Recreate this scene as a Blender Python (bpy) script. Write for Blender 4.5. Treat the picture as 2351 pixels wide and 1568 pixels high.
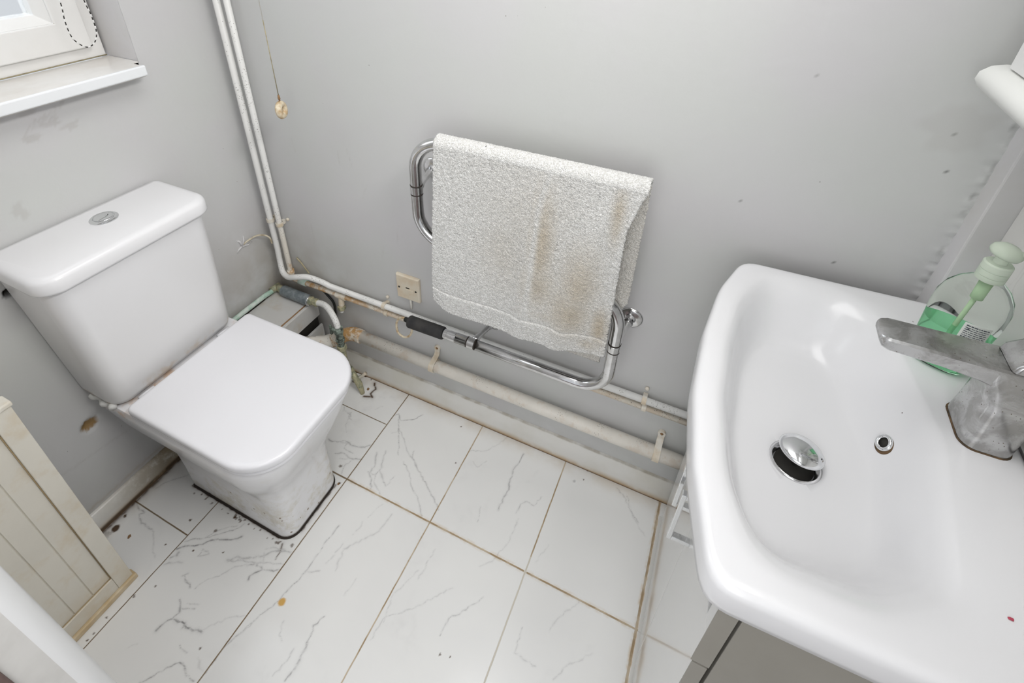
import bpy, bmesh, math, random
import numpy as np
from mathutils import Vector, Matrix
for _o in list(bpy.data.objects): bpy.data.objects.remove(_o, do_unlink=True)
SC = bpy.context.scene
COL = SC.collection
PI = math.pi
# ---------------------------------------------------------------- camera
cam_d = bpy.data.cameras.new('camera'); cam = bpy.data.objects.new('camera', cam_d); COL.objects.link(cam)
Rm = ((0.90585851, 0.42318477, 0.01830348), (0.23697019, -0.47048872, -0.84999147), (-0.35109186, 0.77430938, -0.52647838))
cam.matrix_world = Matrix(((Rm[0][0], -Rm[1][0], -Rm[2][0], 1.32061), (Rm[0][1], -Rm[1][1], -Rm[2][1], -1.03229),
                           (Rm[0][2], -Rm[1][2], -Rm[2][2], 1.56942), (0, 0, 0, 1)))
cam_d.sensor_width = 36; cam_d.lens = 1184.3023 / 2351 * 36
cam_d.shift_x = (1175.5 - 1129.69) / 2351; cam_d.shift_y = (483.73 - 784) / 2351
cam_d.clip_start = 0.01
SC.camera = cam
# ---------------------------------------------------------------- light and exposure
SC.view_settings.view_transform = 'Standard'; SC.view_settings.look = 'None'
SC.view_settings.gamma = 1; SC.view_settings.use_curve_mapping = False
SC.view_settings.exposure = 0.26
wd = bpy.data.worlds.new('world'); SC.world = wd; wd.use_nodes = True
wd.node_tree.nodes['Background'].inputs[0].default_value = (0.93, 0.96, 1.0, 1)
wd.node_tree.nodes['Background'].inputs[1].default_value = 0.6
def area(name, loc, target, sx, sy, power, col=(1, 1, 1)):
    l = bpy.data.lights.new(name, 'AREA'); l.shape = 'RECTANGLE'; l.size = sx; l.size_y = sy; l.energy = power; l.color = col
    o = bpy.data.objects.new(name, l); COL.objects.link(o); o.location = loc
    o.rotation_euler = (Vector(target) - Vector(loc)).to_track_quat('-Z', 'Y').to_euler(); return o
area('ceiling_lamp_light', (0.95, -0.56, 2.385), (0.80, -0.56, 0), 1.5, 0.9, 14.8, (1.0, 0.99, 0.98))
area('left_fill_light', (1.66, -0.66, 2.05), (0.25, -0.42, 0.85), 0.6, 0.16, 2.7, (1.0, 0.985, 0.96)).data.spread = math.radians(95)  # added unseen fill from the upper right, brightens the toilet side
area('window_daylight', (-0.26, -0.56, 1.62), (0.9, -0.5, 0.8), 0.5, 0.8, 2, (0.9, 0.95, 1.0))
area('doorway_fill_light', (1.30, -1.70, 1.35), (0.95, -0.3, 0.0), 0.7, 1.2, 5.5, (1.0, 0.99, 0.97))  # added fill lamp outside the doorway, lifts the floor and towel

# ---------------------------------------------------------------- node helpers
def new_mat(name):
    m = bpy.data.materials.new(name); m.use_nodes = True
    m.node_tree.nodes.clear(); nt = m.node_tree
    out = nt.nodes.new('ShaderNodeOutputMaterial'); b = nt.nodes.new('ShaderNodeBsdfPrincipled')
    nt.links.new(b.outputs[0], out.inputs[0]); return m, nt, b
class E:
    def __init__(s, nt, sock): s.nt = nt; s.s = sock
    def _m(s, op, *a, clamp=False):
        n = s.nt.nodes.new('ShaderNodeMath'); n.operation = op; n.use_clamp = clamp
        for i, x in enumerate((s,) + a):
            if isinstance(x, E): s.nt.links.new(x.s, n.inputs[i])
            else: n.inputs[i].default_value = x
        return E(s.nt, n.outputs[0])
    def __add__(s, o): return s._m('ADD', o)
    __radd__ = __add__
    def __sub__(s, o): return s._m('SUBTRACT', o)
    def __mul__(s, o): return s._m('MULTIPLY', o)
    __rmul__ = __mul__
    def __truediv__(s, o): return s._m('DIVIDE', o)
    def abs(s): return s._m('ABSOLUTE')
    def max(s, o): return s._m('MAXIMUM', o)
    def min(s, o): return s._m('MINIMUM', o)
    def gt(s, o): return s._m('GREATER_THAN', o)
    def lt(s, o): return s._m('LESS_THAN', o)
    def pw(s, o): return s._m('POWER', o)
    def fract(s): return s._m('FRACT')
    def clamp(s): return s._m('ADD', 0.0, clamp=True)
    def inv(s): return E.const(s.nt, 1.0) - s
    def ss(s, a, b):          # smoothstep a->b gives 0->1
        n = s.nt.nodes.new('ShaderNodeMapRange'); n.interpolation_type = 'SMOOTHSTEP'
        s.nt.links.new(s.s, n.inputs[0])
        if a <= b: v = (a, b, 0, 1)
        else: v = (b, a, 1, 0)
        for i in range(4): n.inputs[i + 1].default_value = v[i]
        return E(s.nt, n.outputs[0])
    @staticmethod
    def const(nt, v):
        n = nt.nodes.new('ShaderNodeValue'); n.outputs[0].default_value = v; return E(nt, n.outputs[0])
def coord(nt, kind='Object'):
    t = nt.nodes.new('ShaderNodeTexCoord'); s = nt.nodes.new('ShaderNodeSeparateXYZ')
    nt.links.new(t.outputs[kind], s.inputs[0]); return [E(nt, s.outputs[i]) for i in range(3)], t.outputs[kind]
def wpos(nt):
    g = nt.nodes.new('ShaderNodeNewGeometry'); s = nt.nodes.new('ShaderNodeSeparateXYZ')
    nt.links.new(g.outputs['Position'], s.inputs[0]); return [E(nt, s.outputs[i]) for i in range(3)], g.outputs['Position']
def noise(nt, vec, scale, detail=4, rough=.55, dist=0.0):
    n = nt.nodes.new('ShaderNodeTexNoise'); nt.links.new(vec, n.inputs['Vector'])
    n.inputs['Scale'].default_value = scale; n.inputs['Detail'].default_value = detail
    n.inputs['Roughness'].default_value = rough; n.inputs['Distortion'].default_value = dist
    return E(nt, n.outputs[0])
def voro(nt, vec, scale, feat='F1'):
    n = nt.nodes.new('ShaderNodeTexVoronoi'); n.feature = feat; nt.links.new(vec, n.inputs['Vector']); n.inputs['Scale'].default_value = scale
    return E(nt, n.outputs['Distance'])
def mixc(nt, fac, a, b):
    n = nt.nodes.new('ShaderNodeMix'); n.data_type = 'RGBA'
    if isinstance(fac, E): nt.links.new(fac.s, n.inputs[0])
    else: n.inputs[0].default_value = fac
    for i, x in ((6, a), (7, b)):
        if isinstance(x, tuple): n.inputs[i].default_value = (*x, 1) if len(x) == 3 else x
        else: nt.links.new(x, n.inputs[i])
    return n.outputs[2]
def bump(nt, b, h, strength=.3, dist=.001):
    n = nt.nodes.new('ShaderNodeBump'); n.inputs['Strength'].default_value = strength; n.inputs['Distance'].default_value = dist
    nt.links.new(h.s, n.inputs['Height']); nt.links.new(n.outputs[0], b.inputs['Normal'])
def attr(nt, name='paint'):
    a = nt.nodes.new('ShaderNodeAttribute'); a.attribute_name = name
    s = nt.nodes.new('ShaderNodeSeparateColor'); nt.links.new(a.outputs['Color'], s.inputs[0])
    return [E(nt, s.outputs[i]) for i in range(3)]
def setc(nt, b, c):
    if isinstance(c, tuple): b.inputs['Base Color'].default_value = (*c, 1)
    else: nt.links.new(c, b.inputs['Base Color'])
def simple(name, c, rough=.5, metal=0., coat=0., spec=.5, trans=0., ior=1.45, bs=0, bn=0, var=None, vs=8, rv=0):
    m, nt, b = new_mat(name); P, vec = wpos(nt)
    if var: setc(nt, b, mixc(nt, noise(nt, vec, vs, 5, .6).ss(.35, .7), c, var))
    else: setc(nt, b, c)
    b.inputs['Roughness'].default_value = rough; b.inputs['Metallic'].default_value = metal
    b.inputs['Coat Weight'].default_value = coat; b.inputs['Coat Roughness'].default_value = .05
    b.inputs['Specular IOR Level'].default_value = spec; b.inputs['Transmission Weight'].default_value = trans; b.inputs['IOR'].default_value = ior
    if bs: bump(nt, b, noise(nt, vec, bn, 3), bs, .0006)
    if rv: nt.links.new((noise(nt, vec, rv, 5).ss(.4, .75) * .3 + rough).s, b.inputs['Roughness'])
    return m

# materials --------------------------------------------------------------
def wall_mat(name, base=(.60, .598, .60)):
    m, nt, b = new_mat(name); P, vec = wpos(nt); A = attr(nt)
    x, y, z = P
    c = mixc(nt, noise(nt, vec, 2.2, 4).ss(.35, .65), base, (base[0] * .98, base[1] * 1.0, base[2] * .972))
    c = mixc(nt, noise(nt, vec, 3.7, 3).ss(.45, .7) * .5, c, (base[0] * .99, base[1] * .965, base[2] * .99))
    # damp staining of the paint low in the pipe corner
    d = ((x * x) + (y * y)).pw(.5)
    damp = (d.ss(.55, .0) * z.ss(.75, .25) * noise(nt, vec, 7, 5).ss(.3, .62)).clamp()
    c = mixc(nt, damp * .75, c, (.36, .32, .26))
    low = z.ss(.32, .02) * noise(nt, vec, 5, 4).ss(.25, .7)  # walls darker towards the floor, in patches
    c = mixc(nt, low * .45, c, (.40, .385, .37))
    sp = (voro(nt, vec, 26).lt(.035) * noise(nt, vec, 6, 2).gt(.56))
    c = mixc(nt, sp * .7, c, (.2, .18, .15))
    c = mixc(nt, A[1] * 1.0, c, (.30, .19, .08))
    c = mixc(nt, A[2] * 1.0, c, (.03, .025, .02))
    c = mixc(nt, A[0] * 1.0, c, (.42, .40, .38))
    setc(nt, b, c); b.inputs['Roughness'].default_value = .55; b.inputs['Specular IOR Level'].default_value = .35
    bump(nt, b, noise(nt, vec, 60, 4) + noise(nt, vec, 9, 3) * 1.5 + A[0] * 2, .35, .0012)
    return m
M = {}
M['wall'] = wall_mat('wall_paint')
M['wall_light'] = simple('wall_paint_light', (.66, .65, .66), .55, bs=.3, bn=60, var=(.62, .61, .60), vs=7)
M['ceiling'] = simple('ceiling_paint', (.82, .82, .81), .8, bs=.2, bn=50)

def floor_mat():
    m, nt, b = new_mat('marble_tile'); P, vec = wpos(nt); A = attr(nt); x, y, z = P
    wob = (noise(nt, vec, 30, 3) - .5) * .0016
    def ln(c, pos, w): return ((c - pos + wob).abs()).ss(w + .0009, w - .0006)
    g1 = ln(x, .5428, .0016); 
    xl = ln(x, .5428, .0016).max(ln(x, .8428, .0016)).max(ln(x, 1.1428, .0017)).max(ln(x, 1.4428, .0028)).max(ln(x, .2428, .0013))
    right = x.gt(.5428); midc = x.gt(.2428) * x.lt(.5428); left = x.lt(.2428)
    yl = (ln(y, -.3706, .0021) * x.gt(.47)).max(ln(y, -.156, .0013) * midc).max(ln(y, -.698, .0016) * left)
    g = xl.max(yl)
    base = mixc(nt, noise(nt, vec, 3.1, 3).ss(.3, .75), (.84, .84, .825), (.81, .81, .80))
    vein = (A[0] * (noise(nt, vec, 48, 5, .7).ss(.25, .68) * 1.15 + .15)).clamp()
    # faint extra veining of the stone itself
    n1 = noise(nt, vec, 2.3, 3, .5, .4); n2 = noise(nt, vec, 3.0, 2)
    fv = ((n1 - .5).abs().ss(.03, .0) * n2.ss(.5, .75) * noise(nt, vec, 30, 5).ss(.35, .7) * .14)
    c = mixc(nt, vein.max(fv), base, (.27, .265, .27))
    # grime towards the walls, with a patchy edge of its own
    dw = (y * -1.0 - .018).min(x - .018)
    gr = (dw.ss(.055, .0) * noise(nt, vec, 16, 5).ss(.32, .68))
    c = mixc(nt, gr * .30, c, (.56, .45, .30))
    hal = ((x - 1.4428).abs().ss(.011, .002) * x.lt(1.4475) * .8).max((y + .3706).abs().ss(.011, .002) * right * .4) * noise(nt, vec, 40, 4).ss(.35, .65)
    c = mixc(nt, hal, c, (.60, .45, .27))
    gc = mixc(nt, noise(nt, vec, 18, 4).ss(.4, .62), (.36, .26, .15), (.55, .46, .34))
    gc = mixc(nt, x.ss(.66, .50) * .8, gc, (.13, .09, .05))
    gc = mixc(nt, ln(x, 1.1428, .004) * y.lt(-.33), gc, (.62, .58, .5))
    c = mixc(nt, g, c, gc)
    c = mixc(nt, x.gt(1.4475) * y.lt(-.06) * x.lt(1.456), c, (.72, .71, .68)); c = mixc(nt, A[1], c, (.085, .05, .028)); c = mixc(nt, A[2], c, (.66, .40, .12))
    setc(nt, b, c)
    nt.links.new((g * .5 + A[1] * .4 + noise(nt, vec, 12, 4).ss(.5, .8) * .08 + .16).s, b.inputs['Roughness'])
    b.inputs['Specular IOR Level'].default_value = .45
    bump(nt, b, g * -1.0 + noise(nt, vec, 25, 3) * .05, .5, .0012)
    return m
M['floor'] = floor_mat()

def ceramic(name, stain=0):
    m, nt, b = new_mat(name); P, vec = wpos(nt); x, y, z = P
    c = (.82, .82, .835)
    if stain == 1:      # grime low on the pan and rust at the back deck
        n = noise(nt, vec, 11, 6, .7)
        st = z.ss(.30, .02) * n.ss(.46, .66) * .6
        c = mixc(nt, st, c, (.50, .44, .28))
        c = mixc(nt, (voro(nt, vec, 45).lt(.16) * z.lt(.12) * noise(nt, vec, 15, 2).gt(.58)) * .8, c, (.2, .13, .07))
        c = mixc(nt, z.ss(.016, .004), c, (.05, .035, .025))
        c = mixc(nt, x.ss(.20, .10) * z.gt(.41) * noise(nt, vec, 22, 5).ss(.42, .66), c, (.62, .36, .17))
        c = mixc(nt, z.ss(.2, .3) * z.ss(.42, .36) * (n.ss(.56, .66)) * .35, c, (.6, .55, .42))
    elif stain == 2:
        c = mixc(nt, z.ss(.50, .468) * noise(nt, vec, 22, 5).ss(.5, .66) * .6, c, (.60, .42, .25))
        c = mixc(nt, z.ss(.88, .5) * .35, c, (.80, .79, .76))
    elif stain == 3:
        c = (.77, .77, .785)
        c = mixc(nt, noise(nt, vec, 3, 3).ss(.3, .7) * .5, c, (.75, .75, .76))
        c = mixc(nt, voro(nt, vec, 22).lt(.03) * noise(nt, vec, 5, 2).gt(.58), c, (.25, .22, .22))
    setc(nt, b, c) if not isinstance(c, tuple) else setc(nt, b, c)
    b.inputs['Roughness'].default_value = .17; b.inputs['Coat Weight'].default_value = .0; b.inputs['Coat Roughness'].default_value = .04
    b.inputs['Specular IOR Level'].default_value = .5
    return m
M['pan'] = ceramic('stained_ceramic', 1); M['cistern'] = ceramic('cistern_ceramic', 2); M['basin'] = ceramic('basin_ceramic', 3); M['lid_ceramic'] = ceramic('clean_ceramic')
M['seat'] = simple('seat_plastic', (.82, .82, .85), .22, coat=.2)
M['chrome'] = simple('chrome', (.78, .79, .80), .08, 1.0)
def worn_chrome(name, scale=1., amt=.55, hi=(.78, .78, .79), lo_=(.66, .66, .655), rr=(.10, .10)):
    m, nt, b = new_mat(name); P, vec = wpos(nt)
    n = noise(nt, vec, 70 * scale, 6, .7); pit = voro(nt, vec, 190 * scale).lt(.13) * noise(nt, vec, 30 * scale, 3).gt(amt)
    c = mixc(nt, noise(nt, vec, 26 * scale, 5, .65, .6).ss(.4, .62), hi, lo_)
    c = mixc(nt, pit, c, (.10, .075, .05)); setc(nt, b, c)
    nt.links.new((pit * -1.0 + 1.0).s, b.inputs['Metallic'])
    nt.links.new((noise(nt, vec, 22 * scale, 5).ss(.35, .7) * rr[1] + rr[0] + pit * .5).s, b.inputs['Roughness'])
    bump(nt, b, pit * -1.0 + n * .2, .3, .0005); return m
M['chrome_worn'] = worn_chrome('worn_chrome', 1., .60)
M['tap'] = worn_chrome('limescaled_chrome', 1.0, .53, (.60, .60, .60), (.40, .395, .385), (.14, .25))
M['black_gap'] = simple('dark_grime', (.03, .022, .017), .8, bs=.4, bn=150)
M['rubber'] = simple('black_foam_rubber', (.022, .022, .023), .75, bs=.5, bn=220, var=(.045, .042, .04), vs=30)
def pipe_mat(name, base, rust, lo, hi, speck=.5, rc=(.46, .26, .10)):
    m, nt, b = new_mat(name); P, vec = wpos(nt)
    x, y, z = P
    c = mixc(nt, noise(nt, vec, 14, 4).ss(.35, .7) * .5, base, tuple(k * .86 for k in base))
    c = mixc(nt, z.ss(.52, .72), c, (.80, .80, .78))
    # rust and mould live in the damp corner by the cistern
    near = x.ss(.62, .16)
    rm = noise(nt, vec, 24, 6, .7).ss(lo, hi)
    c = mixc(nt, (rm * (near * .75 + .25) * rust * z.ss(.47, .42)).clamp(), c, rc)
    sp = voro(nt, vec, 210).lt(.2) * (noise(nt, vec, 17, 3) + near * .08 * z.lt(.68)).gt(1.02 - speck)
    c = mixc(nt, sp * .85, c, (.10, .075, .05)); setc(nt, b, c)
    b.inputs['Roughness'].default_value = .38
    bump(nt, b, noise(nt, vec, 120, 3) + sp * .6, .3, .0006); return m
M['pipe_white'] = pipe_mat('painted_pipe', (.80, .80, .78), .0, .5, .6, .45)
M['pipe_cream'] = pipe_mat('painted_pipe_rusting', (.74, .70, .62), 1.3, .40, .60, .50, (.50, .30, .13))
M['waste'] = pipe_mat('waste_plastic', (.79, .755, .69), .8, .50, .64, .42)
M['waste_elbow'] = pipe_mat('rusty_waste_plastic', (.78, .72, .62), 1.4, .40, .56, .50, (.47, .27, .10))
M['clip'] = simple('clip_plastic', (.76, .73, .66), .4, var=(.62, .52, .38), vs=25)
M['skirting'] = None
def skirt_mat():
    m, nt, b = new_mat('skirting_gloss'); P, vec = wpos(nt); x, y, z = P
    c = mixc(nt, noise(nt, vec, 6, 4).ss(.35, .7), (.73, .72, .69), (.66, .64, .58))
    st = (z.ss(.034, .0) * noise(nt, vec, 14, 6, .65).ss(.28, .55)); c = mixc(nt, st * .9, c, (.45, .31, .16)); c = mixc(nt, z.ss(.014, .004) * noise(nt, vec, 9, 4).ss(.3, .5) * .7, c, (.40, .27, .13))
    st2 = y.ss(-.80, -.52) * x.lt(.03) * noise(nt, vec, 26, 6, .75).ss(.30, .55) * (noise(nt, vec, 9, 2) * .7 + .6); c = mixc(nt, st2.clamp() * .9, c, (.25, .18, .09)); c = mixc(nt, x.lt(.03) * z.ss(.022, .010) * noise(nt, vec, 12, 5).ss(.3, .45), c, (.10, .065, .035))
    c = mixc(nt, z.ss(.007, .002), c, (.14, .085, .045))
    st3 = z.ss(.088, .0935) * noise(nt, vec, 21, 5).ss(.35, .65) * x.gt(.03); c = mixc(nt, st3 * .6, c, (.33, .28, .2))
    setc(nt, b, c); b.inputs['Roughness'].default_value = .3; bump(nt, b, noise(nt, vec, 70, 4), .3, .0008); return m
M['skirting'] = skirt_mat()
def cream_mat(name, base, st, amount):
    m, nt, b = new_mat(name); P, vec = wpos(nt); x, y, z = P
    c = mixc(nt, noise(nt, vec, 5, 5).ss(.35, .68), base, tuple(k * .93 for k in base))
    c = mixc(nt, noise(nt, vec, 11, 5, .65).ss(.5, .72) * amount, c, st)
    c = mixc(nt, z.ss(.16, .02) * noise(nt, vec, 18, 5).ss(.3, .65) * amount, c, st)
    c = mixc(nt, voro(nt, vec, 30).lt(.03) * noise(nt, vec, 5, 2).gt(.57), c, (.2, .12, .06))
    setc(nt, b, c); b.inputs['Roughness'].default_value = .5; bump(nt, b, noise(nt, vec, 80, 3), .2, .0006); return m
M['cream'] = cream_mat('cream_painted_board', (.76, .73, .65), (.60, .47, .28), .35)
M['cream_plinth'] = cream_mat('yellowed_plinth', (.72, .62, .45), (.52, .37, .18), .7)
M['groove'] = simple('groove_grime', (.40, .30, .17), .8)
M['box_board'] = cream_mat('boxing_board', (.58, .575, .56), (.44, .33, .19), .4)
M['gloss'] = simple('white_gloss_board', (.80, .80, .79), .09, coat=.0, spec=.35)
M['vanity_side'] = simple('vanity_side_board', (.31, .295, .262), .35, var=(.28, .265, .23), vs=4)  # taupe board, colour darkened to keep this side in shade
M['vanity_core'] = simple('vanity_carcass', (.50, .485, .45), .4)
M['upvc'] = simple('window_plastic', (.82, .815, .80), .3, var=(.78, .77, .75), vs=5)
M['sill_face'] = simple('window_sill_plastic', (.86, .88, .90), .25)
M['door_white'] = simple('door_frame_gloss', (.74, .745, .75), .25)
M['door_grey'] = simple('door_lining_paint', (.60, .59, .57), .5, var=(.55, .54, .52), vs=20)
M['brown'] = simple('brown_wood', (.10, .065, .06), .6, var=(.15, .10, .09), vs=20)
M['cord'] = simple('cord_grimy', (.66, .60, .47), .7, var=(.34, .28, .19), vs=40)
M['pull_ring'] = simple('acorn_plastic', (.74, .66, .50), .35, var=(.42, .26, .11), vs=55)
M['brass'] = simple('corroded_brass', (.50, .46, .30), .55, .35, var=(.22, .25, .18), vs=70, bs=.6, bn=160)
M['dark_valve'] = simple('blackened_valve', (.05, .06, .05), .5, .4, var=(.35, .42, .36), vs=75, bs=.7, bn=150)
M['grey_fit'] = simple('grey_plastic_fitting', (.13, .155, .17), .4, var=(.24, .27, .28), vs=60)
M['verdigris'] = simple('verdigris_pipe', (.66, .72, .67), .5, var=(.36, .55, .44), vs=34, bs=.4, bn=150)
M['socket'] = simple('yellowed_socket_plastic', (.76, .70, .58), .3, var=(.69, .57, .42), vs=18)
M['dark'] = simple('dark_slot', (.02, .018, .015), .7)
M['red'] = simple('red_speck', (.45, .06, .10), .5)
M['tread'] = simple('white_cable', (.72, .70, .65), .4)
M['rope'] = simple('old_flex', (.42, .37, .24), .8, var=(.25, .22, .14), vs=60)
M['black_cable'] = simple('black_cable', (.015, .017, .015), .45)
M['seal'] = simple('stained_sealant', (.16, .095, .045), .8, var=(.05, .035, .02), vs=60)
M['rust_clip'] = simple('rusted_screw', (.26, .15, .07), .7)
M['marble_panel'] = None
def marble_panel():
    m, nt, b = new_mat('marble_splashback'); P, vec = wpos(nt)
    n1 = noise(nt, vec, 6, 5, .6, 1.2); n2 = noise(nt, vec, 4, 2)
    c = mixc(nt, (n1 - .5).abs().ss(.02, .0) * n2.ss(.42, .62) * .6, (.76, .75, .725), (.33, .30, .28)); setc(nt, b, c)
    b.inputs['Roughness'].default_value = .15; return m
M['marble_panel'] = marble_panel()
def towel_mat():
    m, nt, b = new_mat('terry_towel'); P, vec = wpos(nt); A = attr(nt)
    n = noise(nt, vec, 330, 3, .7); v = voro(nt, vec, 420)
    c = mixc(nt, n.ss(.38, .62), (.66, .65, .62), (.90, .90, .885))
    c = mixc(nt, (A[1] * (noise(nt, vec, 16, 4) * .9 + .55)).clamp() * .85, c, (.50, .40, .26))
    c = mixc(nt, A[0] * .5, c, (.86, .85, .82)); setc(nt, b, c)
    b.inputs['Roughness'].default_value = .95; b.inputs['Specular IOR Level'].default_value = .1
    b.inputs['Sheen Weight'].default_value = .4
    bump(nt, b, (n + v * .8) * (A[0] * -.8 + 1.0), .9, .0028); return m
M['towel'] = towel_mat()
M['bottle'] = simple('clear_plastic', (.93, .98, .94), .05, trans=1.0, ior=1.12)
M['liquid'] = simple('green_soap', (.42, .93, .58), .05, trans=.75, ior=1.2)
M['pump'] = simple('translucent_pump', (.80, .88, .76), .25, trans=.45, ior=1.2)
M['tube'] = simple('dip_tube', (.62, .80, .55), .3, trans=.3, ior=1.1)
M['label'] = simple('label_film', (.80, .83, .78), .4)
M['ink'] = simple('label_ink', (.06, .07, .09), .6)
M['plaster'] = simple('crumbling_plaster', (.28, .20, .10), .95, var=(.12, .08, .04), vs=90, bs=1, bn=120)
M['putty'] = simple('white_filler', (.68, .68, .66), .7)
def glass_mat():
    m, nt, b = new_mat('frosted_pane'); b.inputs['Base Color'].default_value = (.95, .97, .98, 1)
    b.inputs['Transmission Weight'].default_value = 1; b.inputs['Roughness'].default_value = .45; b.inputs['IOR'].default_value = 1.1; return m
M['glass'] = glass_mat()

# ---------------------------------------------------------------- mesh helpers
def tag(o, label, cat, group=None):
    o['label'] = label; o['category'] = cat
    if group: o['group'] = group
    return o
def thing(name, label, cat, loc, group=None):
    o = bpy.data.objects.new(name, None); COL.objects.link(o); o.location = loc; o.empty_display_size = .02
    return tag(o, label, cat, group)
def mk(name, V, F, mat, parent=None, smooth=True, sharp=None, bevel=0, seg=2):
    me = bpy.data.meshes.new(name); me.from_pydata([tuple(map(float, v)) for v in V], [], [tuple(f) for f in F]); me.update()
    bm = bmesh.new(); bm.from_mesh(me); bmesh.ops.recalc_face_normals(bm, faces=bm.faces); bm.to_mesh(me); bm.free()
    o = bpy.data.objects.new(name, me); COL.objects.link(o); me.materials.append(mat)
    if smooth:
        for p in me.polygons: p.use_smooth = True
        if sharp is not None: me.set_sharp_from_angle(angle=math.radians(sharp))
    if bevel:
        b = o.modifiers.new('bevel', 'BEVEL'); b.width = bevel; b.segments = seg; b.limit_method = 'ANGLE'; b.angle_limit = math.radians(35)
    if parent is not None: setparent(o, parent)
    return o
def world_loc(o):
    p = Vector(o.location) if o.type == 'EMPTY' else Vector((0, 0, 0))
    return p
def setparent(o, parent):
    o.parent = parent
    r = parent
    off = Vector((0, 0, 0))
    if r.type == 'EMPTY': off = Vector(r.location)
    o.matrix_parent_inverse = Matrix.Translation(-off)
def struct(o): o['kind'] = 'structure'; return o
class G:          # geometry collector
    def __init__(s): s.V = []; s.F = []
    def add(s, V, F):
        n = len(s.V); s.V += [tuple(v) for v in V]; s.F += [tuple(i + n for i in f) for f in F]; return s
    def box(s, x0, x1, y0, y1, z0, z1):
        V = [(x, y, z) for x in (x0, x1) for y in (y0, y1) for z in (z0, z1)]
        return s.add(V, [(0, 1, 3, 2), (4, 6, 7, 5), (0, 4, 5, 1), (2, 3, 7, 6), (0, 2, 6, 4), (1, 5, 7, 3)])
    def tube(s, P, r, n=16, caps=True, scale=None):
        P = [Vector(p) for p in P]; T = []
        for i in range(len(P)):
            a = P[max(i - 1, 0)]; b = P[min(i + 1, len(P) - 1)]; T.append((b - a).normalized())
        u = T[0].orthogonal().normalized(); V = []; F = []
        for i, p in enumerate(P):
            t = T[i]; u = (u - t * u.dot(t)).normalized(); w = t.cross(u)
            rr = r[i] if isinstance(r, (list, tuple)) else r
            for k in range(n):
                a = 2 * PI * k / n; V.append(p + (u * math.cos(a) + w * math.sin(a)) * rr)
        for i in range(len(P) - 1):
            for k in range(n): F.append((i * n + k, i * n + (k + 1) % n, (i + 1) * n + (k + 1) % n, (i + 1) * n + k))
        if caps: F.append(tuple(range(n))[::-1]); F.append(tuple((len(P) - 1) * n + k for k in range(n)))
        return s.add(V, F)
    def loft(s, rings, cap0=True, cap1=True):
        n = len(rings[0]); V = [v for r in rings for v in r]; F = []
        for i in range(len(rings) - 1):
            for k in range(n): F.append((i * n + k, i * n + (k + 1) % n, (i + 1) * n + (k + 1) % n, (i + 1) * n + k))
        if cap0: F.append(tuple(range(n))[::-1])
        if cap1: F.append(tuple((len(rings) - 1) * n + k for k in range(n)))
        return s.add(V, F)
    def obj(s, name, mat, parent=None, **k): return mk(name, s.V, s.F, mat, parent, **k)
def fillet(P, R, n=8):
    P = [Vector(p) for p in P]; out = [P[0]]
    if not isinstance(R, (list, tuple)): R = [R] * (len(P) - 2)
    for i in range(1, len(P) - 1):
        a, b, c = P[i - 1], P[i], P[i + 1]; d1 = (a - b).normalized(); d2 = (c - b).normalized()
        ang = d1.angle(d2); r = R[i - 1]; t = r / math.tan(ang / 2)
        t = min(t, (a - b).length * .49 if i > 1 else (a - b).length * .95, (c - b).length * .49 if i < len(P) - 2 else (c - b).length * .95); r = t * math.tan(ang / 2)
        cen = b + (d1 + d2).normalized() * (r / math.sin(ang / 2))
        p0 = b + d1 * t; p1 = b + d2 * t; v0 = p0 - cen; v1 = p1 - cen; tot = v0.angle(v1)
        for k in range(n + 1):
            f = k / n; s_ = math.sin(tot)
            out.append(cen + (v0 * math.sin((1 - f) * tot) + v1 * math.sin(f * tot)) / s_ if s_ > 1e-6 else p0.lerp(p1, f))
    out.append(P[-1]); return out
def smooth_path(P, n=6):      # catmull-rom
    P = [Vector(p) for p in P]; Q = [P[0] * 2 - P[1]] + P + [P[-1] * 2 - P[-2]]; out = []
    for i in range(1, len(Q) - 2):
        a, b, c, d = Q[i - 1:i + 3]
        for k in range(n):
            t = k / n; out.append(.5 * ((2 * b) + (c - a) * t + (2 * a - 5 * b + 4 * c - d) * t * t + (3 * b - a - 3 * c + d) * t ** 3))
    out.append(P[-1]); return out
def rrect(x0, x1, y0, y1, r, z, n=8):     # r: radii at (x1,y0),(x1,y1),(x0,y1),(x0,y0)
    if not isinstance(r, (list, tuple)): r = [r] * 4
    out = []
    for (cx, cy, a0), q in zip(((x1, y0, -PI / 2), (x1, y1, 0), (x0, y1, PI / 2), (x0, y0, PI)), r):
        sx = 1 if cx == x1 else -1; sy = 1 if cy == y1 else -1
        for k in range(n + 1):
            a = a0 + PI / 2 * k / n; out.append((cx - sx * q + q * math.cos(a), cy - sy * q + q * math.sin(a), z))
    return out
def lathe(prof, axis_o, axis_d, n=28):
    o = Vector(axis_o); d = Vector(axis_d).normalized(); u = d.orthogonal().normalized(); w = d.cross(u)
    return [[o + d * h + (u * math.cos(2 * PI * k / n) + w * math.sin(2 * PI * k / n)) * r for k in range(n)] for r, h in prof]
def dup(o, off, label=None, group=None):
    c = o.copy(); COL.objects.link(c); c.location = Vector(o.location) + Vector(off)
    if label: c['label'] = label
    if group: c['group'] = group
    for ch in list(o.children):
        k = ch.copy(); COL.objects.link(k); k.parent = c
        for g in list(ch.children):
            h = g.copy(); COL.objects.link(h); h.parent = k
    return c
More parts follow.
